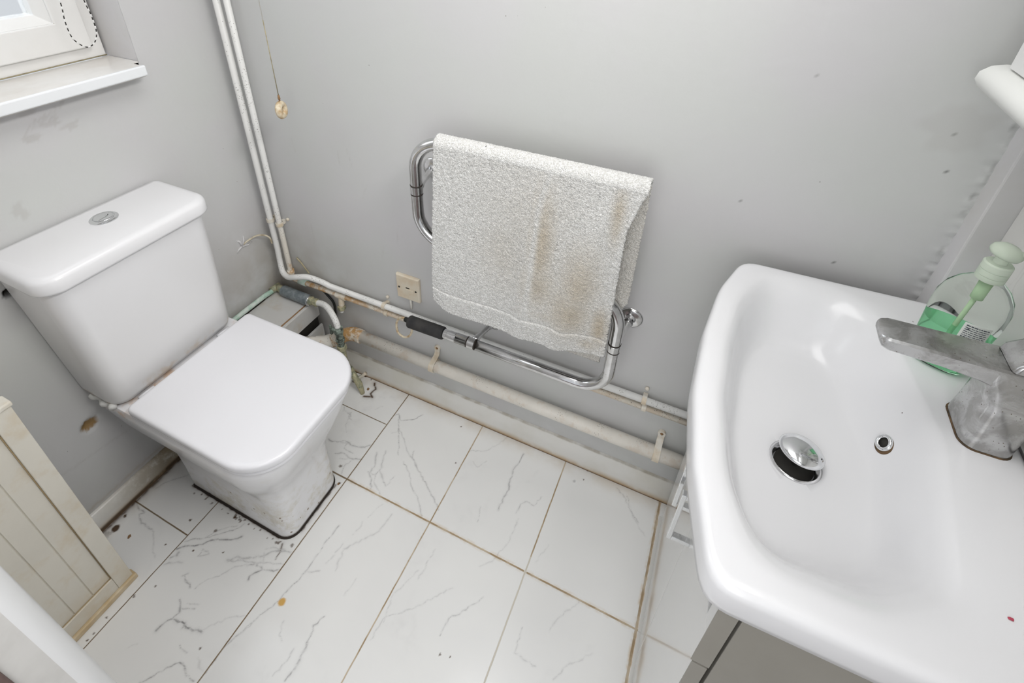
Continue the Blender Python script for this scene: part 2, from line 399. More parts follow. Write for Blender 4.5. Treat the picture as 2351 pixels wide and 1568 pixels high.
def grid(name, o, u, v, lu, lv, step, mat, paintf=None, dispf=None, keep=None):
    nu = max(2, int(round(lu / step)) + 1); nv = max(2, int(round(lv / step)) + 1)
    U, W = np.meshgrid(np.linspace(0, lu, nu), np.linspace(0, lv, nv), indexing='ij')
    o, u, v = map(np.array, (o, u, v)); n = np.cross(u, v)
    P = o[None, None] + U[..., None] * u + W[..., None] * v
    P = P.reshape(-1, 3).astype(float); Uf = U.ravel(); Wf = W.ravel()
    paint = np.zeros((len(P), 4), np.float32); paint[:, 3] = 1
    if paintf: paintf(P, paint)
    if dispf: P = P + n[None] * dispf(P)[:, None]
    idx = np.arange(nu * nv).reshape(nu, nv)
    F = np.stack([idx[:-1, :-1], idx[1:, :-1], idx[1:, 1:], idx[:-1, 1:]], -1).reshape(-1, 4)
    if keep is not None:
        c = P[F].mean(1); F = F[keep(c)]
    me = bpy.data.meshes.new(name); me.vertices.add(len(P)); me.vertices.foreach_set('co', P.ravel().astype(np.float32))
    me.loops.add(F.size); me.loops.foreach_set('vertex_index', F.ravel().astype(np.int32))
    me.polygons.add(len(F)); me.polygons.foreach_set('loop_start', np.arange(0, F.size, 4).astype(np.int32))
    me.update(calc_edges=True); me.polygons.foreach_set('use_smooth', np.ones(len(F), bool))
    a = me.attributes.new('paint', 'FLOAT_COLOR', 'POINT'); a.data.foreach_set('color', paint.ravel())
    ob = bpy.data.objects.new(name, me); COL.objects.link(ob); me.materials.append(mat); return ob
def stroke(P, val, pts, w, s, ax=(0, 1), seed=0, wob=.006):
    rs = np.random.RandomState(seed); q = [np.array(p, float) for p in pts]
    fine = [q[0]]
    for a, b in zip(q[:-1], q[1:]):
        L = np.linalg.norm(b - a); k = max(1, int(L / .008)); d = (b - a) / max(L, 1e-6); nn = np.array([-d[1], d[0]])
        for i in range(1, k + 1):
            f = i / k; j = rs.uniform(-1, 1) * wob * .45 * (1 if i < k else 0); fine.append(a + (b - a) * f + nn * j)
    X = P[:, ax[0]]; Y = P[:, ax[1]]
    for a, b in zip(fine[:-1], fine[1:]):
        ww = w * rs.uniform(.6, 1.3); m = 4 * ww
        sel = np.where((X > min(a[0], b[0]) - m) & (X < max(a[0], b[0]) + m) & (Y > min(a[1], b[1]) - m) & (Y < max(a[1], b[1]) + m))[0]
        if not len(sel): continue
        p = np.stack([X[sel], Y[sel]], 1) - a; d = b - a; t = np.clip((p @ d) / max(d @ d, 1e-9), 0, 1)
        dist = np.linalg.norm(p - t[:, None] * d, axis=1)
        g = s * rs.uniform(.75, 1.1) * np.exp(-(dist / ww) ** 2) + .22 * s * np.exp(-(dist / (ww * 3)) ** 2)
        val[sel] = np.maximum(val[sel], g)
def blob(P, val, c, r, s=1., ax=(0, 1), seed=0, irr=.35):
    rs = np.random.RandomState(seed); dx = P[:, ax[0]] - c[0]; dy = P[:, ax[1]] - c[1]; rx, ry = r if isinstance(r, tuple) else (r, r)
    sel = np.where((abs(dx) < rx * 2.2) & (abs(dy) < ry * 2.2))[0]; a = np.arctan2(dy[sel], dx[sel])
    rad = 1 + irr * sum(rs.uniform(-.5, .5) * np.sin(k * a + rs.uniform(0, 6)) for k in (2, 3, 5, 7))
    d = np.hypot(dx[sel] / rx, dy[sel] / ry) / rad
    val[sel] = np.maximum(val[sel], s * np.clip((1.15 - d) / .3, 0, 1))
VEINS=[(3,0.8,[(0.247,-0.735),(0.26,-0.721),(0.285,-0.708),(0.301,-0.696),(0.32,-0.674),(0.353,-0.658),(0.382,-0.635)]),(2,0.5,[(0.25,-0.713),(0.269,-0.695),(0.293,-0.681),(0.31,-0.665),(0.333,-0.645),(0.352,-0.626),(0.361,-0.606)]),(2,0.4,[(0.293,-0.681),(0.302,-0.658),(0.326,-0.634),(0.349,-0.618)]),(4,0.7,[(0.251,-0.758),(0.261,-0.746),(0.259,-0.74)]),(3,0.35,[(0.25,-0.777),(0.269,-0.764),(0.29,-0.753)]),(2,0.4,[(0.316,-0.721),(0.311,-0.704),(0.338,-0.706),(0.314,-0.723)]),(2.5,0.8,[(0.322,-0.77),(0.334,-0.778),(0.353,-0.779),(0.361,-0.785)]),(2,0.5,[(0.319,-0.775),(0.327,-0.764)]),(2,0.35,[(0.375,-0.781),(0.382,-0.759),(0.4,-0.738),(0.416,-0.718),(0.425,-0.7),(0.458,-0.678),(0.494,-0.667)]),(4,0.4,[(0.395,-0.695),(0.414,-0.677),(0.439,-0.669),(0.462,-0.654),(0.479,-0.643),(0.496,-0.622),(0.537,-0.606)]),(3,0.35,[(0.399,-0.699),(0.421,-0.683),(0.459,-0.67),(0.49,-0.659)]),(2.5,0.7,[(0.484,-0.706),(0.48,-0.698),(0.486,-0.687),(0.499,-0.672),(0.519,-0.664),(0.537,-0.654)]),(2,0.5,[(0.499,-0.672),(0.482,-0.669),(0.461,-0.676),(0.454,-0.683)]),(2,0.4,[(0.471,-0.639),(0.49,-0.659),(0.54,-0.638)]),(3,0.3,[(0.469,-0.629),(0.49,-0.615),(0.516,-0.608)]),(3,0.7,[(0.36,-0.815),(0.376,-0.826),(0.385,-0.834),(0.379,-0.852),(0.373,-0.858),(0.366,-0.885)]),(2,0.5,[(0.377,-0.827),(0.395,-0.82),(0.413,-0.812)]),(2,0.3,[(0.385,-0.812),(0.414,-0.801)]),(3,0.9,[(0.379,-0.852),(0.399,-0.849),(0.417,-0.845),(0.427,-0.849),(0.447,-0.846),(0.469,-0.839)]),(3,0.6,[(0.417,-0.843),(0.42,-0.853)]),(2,0.25,[(0.467,-0.837),(0.485,-0.814),(0.505,-0.789),(0.537,-0.769)]),(2,0.5,[(0.444,-0.879),(0.46,-0.883),(0.472,-0.883)]),(2,0.6,[(0.423,-0.967),(0.441,-0.945),(0.454,-0.922),(0.473,-0.903),(0.491,-0.903),(0.506,-0.912),(0.533,-0.912)]),(3,0.5,[(0.493,-0.905),(0.51,-0.913)]),(4,0.2,[(0.504,-0.878),(0.521,-0.889),(0.536,-0.89)]),(2,0.2,[(0.336,-0.937),(0.351,-0.921)]),(2,0.5,[(0.611,-0.492),(0.606,-0.537),(0.609,-0.573),(0.607,-0.607),(0.607,-0.627),(0.599,-0.662),(0.592,-0.692),(0.588,-0.715),(0.572,-0.751),(0.561,-0.783),(0.55,-0.82),(0.544,-0.846),(0.545,-0.872),(0.545,-0.891)]),(2,0.35,[(0.605,-0.625),(0.623,-0.62),(0.64,-0.608)]),(2,0.3,[(0.652,-0.527),(0.649,-0.561),(0.643,-0.586)]),(2,0.3,[(0.665,-0.454),(0.669,-0.472),(0.663,-0.495)]),(2,0.25,[(0.74,-0.581),(0.739,-0.602),(0.736,-0.626)]),(2,0.7,[(0.721,-0.683),(0.708,-0.711),(0.717,-0.73),(0.717,-0.744),(0.724,-0.76),(0.726,-0.781),(0.725,-0.805),(0.722,-0.823)]),(5,0.35,[(0.72,-0.743),(0.723,-0.764),(0.727,-0.786),(0.724,-0.809)]),(2,0.3,[(0.698,-0.767),(0.701,-0.788),(0.69,-0.827)]),(2,0.3,[(0.635,-0.736),(0.646,-0.761),(0.661,-0.768)]),(2,0.3,[(0.541,-0.828),(0.552,-0.811),(0.567,-0.78),(0.572,-0.751)]),(3,0.6,[(0.021,-0.697),(0.044,-0.707),(0.075,-0.709),(0.065,-0.718),(0.086,-0.728),(0.113,-0.732),(0.137,-0.73)]),(2,0.3,[(0.137,-0.73),(0.165,-0.745),(0.188,-0.764),(0.214,-0.777)]),(3,0.3,[(0.038,-0.645),(0.052,-0.616),(0.073,-0.592),(0.091,-0.57)]),(2,0.4,[(0.364,-0.161),(0.374,-0.174),(0.405,-0.177),(0.412,-0.185)]),(2,0.3,[(0.408,-0.181),(0.415,-0.218),(0.438,-0.24)]),(3,0.6,[(0.399,-0.286),(0.417,-0.288),(0.454,-0.267),(0.479,-0.271),(0.519,-0.262),(0.538,-0.245)]),(3,0.45,[(0.453,-0.318),(0.479,-0.305),(0.51,-0.31),(0.542,-0.299)]),(2,0.4,[(0.467,-0.269),(0.467,-0.29),(0.506,-0.292)]),(2,0.4,[(0.515,-0.317),(0.508,-0.341),(0.517,-0.365)]),(2,0.7,[(0.545,-0.113),(0.556,-0.102),(0.576,-0.122),(0.602,-0.106),(0.622,-0.09),(0.633,-0.068)]),(2,0.6,[(0.556,-0.102),(0.587,-0.152),(0.614,-0.189),(0.642,-0.234)]),(2,0.5,[(0.589,-0.151),(0.635,-0.185),(0.654,-0.205),(0.696,-0.226),(0.718,-0.243),(0.753,-0.264),(0.789,-0.289),(0.822,-0.308),(0.848,-0.33)]),(2,0.5,[(0.669,-0.245),(0.708,-0.27),(0.733,-0.301),(0.766,-0.32),(0.791,-0.343),(0.813,-0.366)]),(2,0.4,[(0.679,-0.199),(0.689,-0.223),(0.715,-0.239)]),(3,0.5,[(0.573,-0.256),(0.593,-0.292),(0.594,-0.325),(0.612,-0.337),(0.628,-0.366)]),(3,0.5,[(0.596,-0.239),(0.609,-0.273),(0.618,-0.302),(0.643,-0.322),(0.665,-0.338)]),(2,0.5,[(0.587,-0.323),(0.614,-0.321),(0.618,-0.302)]),(2,0.4,[(0.611,-0.317),(0.624,-0.342),(0.662,-0.365)]),(2,0.3,[(0.576,-0.176),(0.591,-0.163)]),(2,0.3,[(0.667,-0.332),(0.671,-0.298)]),(2,0.3,[(0.846,-0.119),(0.894,-0.095),(0.916,-0.061),(0.936,-0.021)]),(2,0.3,[(0.871,-0.147),(0.893,-0.159),(0.91,-0.128)]),(3,0.6,[(1.009,-0.052),(1.007,-0.087),(1.0,-0.119),(1.003,-0.15),(1.012,-0.182),(1.008,-0.219),(1.009,-0.253)]),(2,0.4,[(1.111,-0.16),(1.1,-0.195),(1.075,-0.192),(1.062,-0.208),(1.06,-0.238)]),(2,0.3,[(0.968,-0.31),(0.957,-0.268)]),(2,0.45,[(1.313,-0.032),(1.34,-0.05),(1.36,-0.075),(1.387,-0.1),(1.395,-0.108)]),(2,0.25,[(0.487,-0.101),(0.47,-0.123)]),(2,0.35,[(0.371,-0.178),(0.403,-0.169),(0.405,-0.188),(0.43,-0.196)]),(3,0.4,[(0.44,-0.279),(0.47,-0.27),(0.505,-0.268),(0.534,-0.251)]),(2,0.4,[(0.478,-0.325),(0.512,-0.309),(0.539,-0.298)]),(2,0.2,[(0.689,-0.387),(0.678,-0.416),(0.672,-0.438)]),(2,0.4,[(1.066,-0.472),(1.038,-0.517),(1.007,-0.553),(1.005,-0.593)]),(2,0.3,[(0.984,-0.489),(0.922,-0.562),(0.858,-0.624),(0.855,-0.674)]),(2,0.3,[(1.072,-0.249),(1.073,-0.315),(1.051,-0.387),(1.024,-0.413)]),(2,0.3,[(1.296,-0.373),(1.257,-0.434),(1.246,-0.469)]),(2,0.3,[(1.183,-0.489),(1.184,-0.546),(1.241,-0.547)]),(2,0.25,[(0.879,-0.493),(0.85,-0.574),(0.863,-0.631)]),(3,0.3,[(0.73,-0.399),(0.724,-0.456),(0.664,-0.536),(0.678,-0.589)]),(2,0.3,[(1.419,-0.137),(1.38,-0.101),(1.348,-0.045)]),(2,0.3,[(1.356,-0.465),(1.306,-0.516),(1.286,-0.552)]),(2,0.25,[(0.894,-0.426),(0.89,-0.511)]),(2,0.2,[(1.177,-0.278),(1.16,-0.336)])]
SPOTS=[(0.042,-0.773,9,'k'),(0.038,-0.793,8,'g'),(0.303,-0.655,4,'b'),(0.322,-0.604,4,'k'),(0.213,-0.666,3,'k'),(0.033,-0.739,4,'k'),(0.248,-0.86,3,'b'),(0.23,-0.919,2,'k'),(0.601,-0.706,8,'o'),(0.291,-0.719,2,'k'),(0.369,-0.687,2,'k'),(0.277,-0.821,2,'k'),(0.497,-0.345,4,'b'),(0.53,-0.391,3,'k'),(0.413,-0.433,3,'b'),(0.777,-0.052,2,'k'),(0.823,-0.177,2,'k'),(1.187,-0.069,4,'g'),(1.212,-0.051,2,'k'),(0.35,-0.018,4,'k'),(0.379,-0.022,2,'k'),(0.35,-0.061,2,'k'),(1.023,-0.625,2,'k'),(1.047,-0.619,1.5,'k'),(1.216,-0.015,3,'k'),(0.527,-0.591,4,'b'),(0.494,-0.863,2,'k'),(0.234,-0.969,2,'k'),(0.235,-0.954,2,'k'),(0.208,-0.741,2,'k'),(0.304,-0.017,6,'k'),(0.304,-0.036,6,'k'),(0.325,-0.055,6,'k')]
# ================================================================ setting
XR = 1.80
def paint_floor(P, A):
    v = A[:, 0]
    for i, (w, s, p) in enumerate(VEINS): stroke(P, v, p, w * .00055, s, seed=i)
    for i, (x, y, r, k) in enumerate(SPOTS):
        r = r * .00115
        if k == 'o': blob(P, A[:, 2], (x, y), r, 1, seed=i, irr=.1)
        elif k == 'g': blob(P, A[:, 0], (x, y), r, .5, seed=i)
        else: blob(P, A[:, 1], (x, y), r, 1 if k == 'k' else .75, seed=i)
    # grime halo round the foot of the pan
    rs = np.random.RandomState(4)
    for (a, b) in (((.13, -.592), (.48, -.592)), ((.48, -.592), (.522, -.55)), ((.5235, -.55), (.5235, -.40)), ((.13, -.38), (.13, -.592))):
        stroke(P, A[:, 1], [a, b], .0018, .9, seed=7, wob=.003)
    for k in range(26):
        t = rs.rand(); blob(P, A[:, 1], (.14 + t * .36, -.597 - rs.rand() * .010), .0015 + .0025 * rs.rand(), .8, seed=k)
    stroke(P, A[:, 1], [(.50, -.60), (.51, -.62), (.512, -.638)], .0016, .8, seed=3)
    stroke(P, A[:, 1], [(.400, -.03), (.42, -.05), (.415, -.075), (.43, -.085), (.40, -.095)], .003, .9, seed=9, wob=.004)
    stroke(P, A[:, 1], [(.02, -.83), (.02, -.50)], .006, .75, seed=11, wob=.004)
floor = grid('floor', (0, -1.03, 0), (1, 0, 0), (0, 1, 0), XR, 1.03, .0025, M['floor'], paint_floor); struct(floor)
hall = G().box(-.3, 2.2, -2.4, -1.03, -.03, -.001).obj('floor', M['brown'], smooth=False); struct(hall)

def dents(c, r, d):
    def f(P, ax=(1, 2)):
        q = np.hypot(P[:, ax[0]] - c[0], P[:, ax[1]] - c[1]); return -d * np.clip(1.3 - q / r, 0, 1)
    return f
def paint_left(P, A):
    blob(P, A[:, 1], (-.689, .339), (.020, .016), 1, (1, 2), 3, .10); blob(P, A[:, 2], (-.688, .798), (.010, .010), 1, (1, 2), 5, .6)
    for i, (y, z) in enumerate(((-.508, 1.155), (-.47, 1.12), (-.52, 1.10), (-.44, 1.10))): blob(P, A[:, 0], (y, z), (.018, .008), .35, (1, 2), i, .6)
    for k in range(7): stroke(P, A[:, 0], [(-.53 + .012 * k, 1.11 + .004 * k), (-.50 + .012 * k, 1.135 + .004 * k)], .0012, .25, (1, 2), k)
    blob(P, A[:, 0], (-.60, .96), (.012, .02), .3, (1, 2), 4); blob(P, A[:, 0], (-.53, .20), (.01, .012), .6, (1, 2), 4)
    stroke(P, A[:, 1], [(-1.0, .085), (-.5, .083)], .004, .22, (1, 2), 5)
    stroke(P, A[:, 0], [(-.80, .26), (-.55, .22)], .002, .25, (1, 2), 6)
def disp_left(P):
    d = dents((-.689, .339), .02, .010)(P) + dents((-.688, .798), .009, .02)(P)
    rs = np.random.RandomState(2)
    m = np.hypot(P[:, 1] + .689, P[:, 2] - .339) < .022; d[m] += rs.uniform(-.003, .003, m.sum()); return d
def keep_left(c): return ~((c[:, 1] > -.85) & (c[:, 1] < -.245) & (c[:, 2] > 1.195) & (c[:, 2] < 2.1))
wl = grid('wall_left', (0, -1.03, 0), (0, 1, 0), (0, 0, 1), 1.03, 2.4, .005, M['wall'], paint_left, disp_left, keep_left); struct(wl)
def paint_back(P, A):
    rs = np.random.RandomState(8)
    for k in range(10):
        x, z = rs.uniform(.15, .9), rs.uniform(.45, .9); stroke(P, A[:, 0], [(x, z), (x + rs.uniform(-.01, .02), z + rs.uniform(.03, .09))], .0012, .16, (0, 2), k)
    for x, z in ((1.403, 1.044), (1.599, .954), (1.458, 1.311), (1.694, 1.179), (1.68, 1.247), (.647, .601)): blob(P, A[:, 2], (x, z), .0022, .7, (0, 2), 3, .1)
    # rough joint of the caulk up the right-hand corner
    for k in range(34):
        z = rs.uniform(.93, 1.34); x = 1.749 + rs.uniform(-.004, .002); stroke(P, A[:, 2], [(x, z), (x + rs.uniform(-.002, .002), z + rs.uniform(.004, .018))], .0010, rs.uniform(.1, .4), (0, 2), k)
    blob(P, A[:, 0], (1.68, 1.255), (.045, .04), .16, (0, 2), 3, .3)  # soft shadow of the cabinet shelf, painted into the wall colour
def disp_back(P):
    x, z = P[:, 0], P[:, 2]; return .0025 * np.clip((x - 1.735) / .015, 0, 1) * (np.sin(z * 90) * np.sin(z * 217 + 1) + .3)
wb = grid('wall_back', (0, 0, 0), (1, 0, 0), (0, 0, 1), XR, 2.4, .005, M['wall'], paint_back, disp_back); struct(wb)
struct(G().box(XR, XR + .08, -1.12, .05, 0, 2.4).obj('wall_right', M['wall_light'], smooth=False))
struct(G().box(1.752, XR - .001, -.045, .01, 0, 2.4).obj('trim_1', M['wall_light'], smooth=False, bevel=.003))
struct(G().box(-.2, XR + .08, -1.12, .05, 2.4, 2.46).obj('ceiling', M['ceiling'], smooth=False))
g = G().box(-.02, .798, -1.12, -1.03, 0, 2.4).box(1.622, XR, -1.12, -1.03, 0, 2.4).box(.798, 1.622, -1.12, -1.03, 2.02, 2.4)
struct(g.obj('wall_front', M['wall_light'], smooth=False))
# doorway the camera stands in
d = bpy.data.objects.new('door_1', None); COL.objects.link(d); d.location = (.8, -1.03, 0); struct(d)
def archi(x0, x1, rx):
    sec = [(x0, -1.03), (x0, -1.014), (x0 + .006, -1.009), (x1 - .018, -1.008), (x1 - .008, -1.0095), (x1 - .002, -1.015), (x1, -1.024), (x1, -1.03)]
    if rx: sec = [(x0 + x1 - a, b) for a, b in sec]
    return [[(a, b, z) for a, b in sec] for z in (0, 1.0, 2.085)]
G().loft(archi(.735, .80, False)).obj('architrave', M['door_white'], d, sharp=60)
G().loft(archi(1.622, 1.687, True)).obj('architrave', M['door_white'], d, sharp=60)
G().box(.735, 1.687, -1.03, -1.008, 2.02, 2.085).obj('architrave', M['door_white'], d, smooth=False, bevel=.004)
G().box(.79, .80, -1.058, -1.03, 0, 2.02).obj('door_lining', M['door_grey'], d, smooth=False)
G().box(1.622, 1.632, -1.12, -1.03, 0, 2.02).obj('door_lining', M['door_grey'], d, smooth=False)
G().box(.79, .803, -1.13, -1.058, 0, 2.02).obj('door_stop', M['brown'], d, smooth=False, bevel=.002)

# skirtings
sk = lambda p, n: None
G().add(*(lambda prof: ([(0.0 + X_, -d_, z_) for X_ in (.005, 1.752) for d_, z_ in prof],
        [(i, (i + 1) % len(prof), (i + 1) % len(prof) + len(prof), i + len(prof)) for i in range(len(prof))] + [tuple(range(len(prof)))[::-1], tuple(range(len(prof), 2 * len(prof)))]))
        ([(0, 0), (.018, 0), (.0185, .055), (.016, .072), (.011, .084), (.008, .0925), (0, .094)])).obj('baseboard_back', M['skirting'], sharp=50)['kind'] = 'structure'
prof = [(0, 0), (.018, 0), (.0185, .042), (.015, .058), (.010, .066), (.007, .070), (0, .071)]
G().add([(d_, y_, z_) for y_ in (-1.0, -.02) for d_, z_ in prof], [(i, (i + 1) % 7, (i + 1) % 7 + 7, i + 7) for i in range(7)] + [tuple(range(7))[::-1], tuple(range(7, 14))]).obj('baseboard_left', M['skirting'], sharp=50)['kind'] = 'structure'

# window, its reveal and sill
w = bpy.data.objects.new('window_1', None); COL.objects.link(w); w.location = (-.115, -.55, 1.2); struct(w)
g = G().box(-.19, -.001, -.25 + .005, -.245 + .08, 1.19, 2.11).box(-.19, -.001, -.93, -.85, 1.19, 2.11).box(-.19, -.001, -.85, -.245, 2.1, 2.16)
g.obj('reveal', M['wall_light'], w, smooth=False)
Y0, Y1, Z0, Z1 = -.849, -.25, 1.2, 2.09
def ring4(name, x0, x1, y0, y1, z0, z1, t, mat, bev=.003, slope=0):
    # mitred frame: four faces lofted round
    g = G()
    o_ = [(y0, z0), (y1, z0), (y1, z1), (y0, z1)]; i_ = [(y0 + t, z0 + t), (y1 - t, z0 + t), (y1 - t, z1 - t), (y0 + t, z1 - t)]
    V = [(x0, *p) for p in o_] + [(x1, *p) for p in o_] + [(x1 - slope, *p) for p in i_] + [(x0, *p) for p in i_]
    F = []
    for k in range(4):
        j = (k + 1) % 4
        for a in range(4): b_ = (a + 1) % 4; F.append((a * 4 + k, a * 4 + j, b_ * 4 + j, b_ * 4 + k))
    g.add(V, F); return g.obj(name, mat, w, smooth=False, bevel=bev)
ring4('outer_frame', -.17, -.112, Y0, Y1, Z0, Z1, .034, M['upvc'])
ring4('sash', -.165, -.098, Y0 + .030, Y1 - .030, Z0 + .030, Z1 - .030, .064, M['upvc'])
ring4('glazing_bead', -.165, -.103, Y0 + .094, Y1 - .094, Z0 + .094, Z1 - .094, .020, M['upvc'], .001, .022)
G().box(-.150, -.144, Y0 + .105, Y1 - .105, Z0 + .105, Z1 - .105).obj('glass', M['glass'], w, smooth=False)
g = G().tube([(-.109, Y1 - .0335, Z0 + .034), (-.099, Y1 - .094, Z0 + .095)], .0006, 6).tube([(-.1115, Y0, Z0 + .035), (-.1115, Y1 - .035, Z0 + .0335)], .0011, 6).tube([(-.111, Y1 - .034, Z0 + .03), (-.111, Y1 - .034, Z1)], .0009, 6)
g.tube([(-.1105, Y0, Z0 + .0015), (-.1105, Y1, Z0 + .0015)], .0015, 6).obj('dirty_seam', M['rope'], w)
g = G().box(-.111, .0, -.849, -.2465, 1.172, 1.198).box(.0002, .044, -.868, -.2642, 1.172, 1.198); g.obj('sill_board', simple('sill_top', (.78, .765, .74), .3, var=(.70, .67, .63), vs=9), w, smooth=False)
G().box(.044, .054, -.87, -.264, 1.176, 1.2005).obj('sill_nosing', M['sill_face'], w, smooth=False, bevel=.003)

# bead chain of the blind
ch = smooth_path([(-.05, -.337, 1.95), (-.05, -.337, 1.45), (-.05, -.338, 1.348), (-.05, -.344, 1.304), (-.05, -.343, 1.27), (-.05, -.331, 1.250), (-.05, -.316, 1.242), (-.05, -.298, 1.251), (-.05, -.287, 1.274), (-.05, -.286, 1.313), (-.05, -.289, 1.342), (-.05, -.291, 1.45), (-.05, -.291, 1.95)], 40)
g = G(); g2 = G(); acc = 0; last = ch[0]; k = 0; seg = [ch[0]]
for p in ch[1:]:
    acc += (p - last).length; last = p; seg.append(p)
    if acc > .0062:
        (g if k % 2 else g2).tube([seg[0], seg[len(seg) // 2], seg[-1]], .0016 if k % 2 else .0012, 8); seg = [p]; acc = 0; k += 1
t = thing('blind_chain', 'thin black and white bead chain looping down in front of the window frame', 'chain', (-.05, -.315, 1.242))
g.obj('light_beads', M['upvc'], t); g2.obj('dark_links', M['dark'], t)
G().box(-.075, -.02, -.83, -.262, 1.945, 2.0).obj('blind_cassette', M['upvc'], t, smooth=False, bevel=.004)

# ================================================================ toilet
t = thing('toilet', 'white close-coupled toilet with closed lid and stained base against the left wall', 'toilet', (.3, -.48, 0))
R4 = lambda f, b: [f, f, b, b]
rg = [rrect(.130, .520, -.588, -.378, R4(.040, .012), 0), rrect(.130, .521, -.589, -.377, R4(.041, .012), .02), rrect(.128, .520, -.589, -.375, R4(.045, .012), .10),
      rrect(.122, .520, -.592, -.370, R4(.055, .015), .17), rrect(.112, .530, -.604, -.358, R4(.07, .02), .225), rrect(.088, .553, -.626, -.338, R4(.085, .03), .28), rrect(.065, .575, -.643, -.320, R4(.092, .03), .33),
      rrect(.042, .596, -.656, -.304, R4(.10, .03), .385), rrect(.030, .604, -.661, -.297, R4(.105, .025), .415), rrect(.030, .606, -.662, -.296, R4(.105, .025), .432),
      rrect(.034, .602, -.658, -.300, R4(.10, .022), .440), rrect(.05, .58, -.64, -.32, R4(.09, .02), .4415)]
G().loft(rg).obj('pan', M['pan'], t, sharp=55)
G().loft([rrect(.1275, .5235, -.5925, -.3745, R4(.044, .012), .0005), rrect(.129, .5225, -.5905, -.3755, R4(.043, .012), .004)]).obj('floor_seal', M['black_gap'], t)
def slab(x0, x1, y0, y1, rf, rb, z0, z1, e, bow=0):
    out = []
    for z, i in ((z0, e * .5), (z0 + e * .3, e * .1), (z0 + e * .5, 0), (z1 - e, 0), (z1 - e * .6, e * .12), (z1 - e * .25, e * .4), (z1 - e * .05, e * .85), (z1, e * 1.6)):
        r = rrect(x0 + i, x1 - i, y0 + i, y1 - i, R4(rf - i, max(rb - i, .003)), z, 10)
        ym = (y0 + y1) / 2
        out.append([(x + (bow * (1 - ((y - ym) / (y1 - ym)) ** 2) if x > (x0 + x1) / 2 else 0) * max(0, (x - x0) / (x1 - x0) * 2 - 1), y, zz) for x, y, zz in r])
    return out
st = G().loft(slab(.178, .610, -.662, -.292, .10, .012, .4435, .4575, .006, .012)).obj('seat', M['seat'], t, sharp=70)
ld = G().loft(slab(.184, .613, -.666, -.286, .10, .016, .4605, .484, .008, .014)).obj('lid', M['seat'], t, sharp=70)
for y in (-.60, -.36): G().tube([(.160, y - .02, .452), (.160, y + .02, .452)], .008, 14).obj('hinge', M['seat'], t)
# cistern
rg = []
for z, x1, y0, y1, r in ((.452, .138, -.655, -.315, .04), (.456, .146, -.664, -.307, .045), (.47, .150, -.667, -.304, .047), (.60, .166, -.676, -.307, .045), (.75, .183, -.686, -.312, .042), (.858, .194, -.694, -.316, .04)):
    rg.append(rrect(.004, x1, y0, y1, R4(r, .008), z, 10))
ct = G().loft(rg).obj('cistern', M['cistern'], t, sharp=60)
rg = []
for z, i in ((.861, .004), (.864, .001), (.868, 0), (.889, .001), (.895, .004), (.899, .009), (.901, .018)):
    rg.append(rrect(.003 + min(i, .004), .208 - i, -.706 + i, -.300 - i, R4(.048 - i * .5, .012), z, 10))
cl = G().loft(rg).obj('cistern_lid', M['lid_ceramic'], t, sharp=60)
bx, by = .078, -.490
b0 = G().loft(lathe([(.0295, 0), (.0295, .0025), (.027, .0045), (.0225, .005), (.0215, .0035)], (bx, by, .9005), (0, 0, 1), 40)).obj('flush_ring', M['chrome'], t, sharp=50)
def half(sgn):
    V = []; n = 20; r = .0205
    pts = [(bx + .007 * math.cos(a) * 0, 0) for a in (0,)]
    arc = [(math.cos(a), math.sin(a)) for a in np.linspace(-PI / 2, PI / 2, n)]
    inner = [(.35 * math.cos(a) - .10 + .04, math.sin(a)) for a in np.linspace(PI / 2, -PI / 2, n)][1:-1]
    return arc, inner
# dual flush buttons: a crescent and the remaining lens
n = 20; c0 = [(.0205 * math.cos(a), .0205 * math.sin(a)) for a in np.linspace(-PI / 2, PI / 2, n)]
cut = [(.0065 * math.cos(a), .0205 * math.sin(a)) for a in np.linspace(PI / 2, -PI / 2, n)]
def btn(poly, h):
    ca, sa = math.cos(.5), math.sin(.5); P2 = [(bx + x * ca - y * sa, by + x * sa + y * ca) for x, y in poly]
    cx = sum(p[0] for p in P2) / len(P2); cy = sum(p[1] for p in P2) / len(P2)
    rr = [[(cx + (x - cx) * s, cy + (y - cy) * s, z) for x, y in P2] for s, z in ((1, .9025), (1, .9055 + h), (.9, .907 + h), (.5, .9075 + h))]
    return G().loft(rr)
btn(c0 + [(x + .0006, y) for x, y in cut[1:-1]], .0).obj('flush_button', M['chrome'], b0, sharp=50)
c1 = [(.0205 * math.cos(a), .0205 * math.sin(a)) for a in np.linspace(PI / 2, 3 * PI / 2, n)]
btn(c1 + [(x - .0006, y) for x, y in cut[::-1][1:-1]], .0005).obj('flush_button', M['chrome'], b0, sharp=50)
# white putty where cistern meets pan
rs = np.random.RandomState(3); g = G()
P_ = []
for k in range(16): P_.append((.03 + k * .006, -.662 - .004 * math.sin(k * .9), .447 + rs.uniform(-.003, .003)))
g.tube(P_, [.007 + rs.uniform(-.002, .003) for _ in P_], 10); g.obj('joint_putty', M['putty'], t)

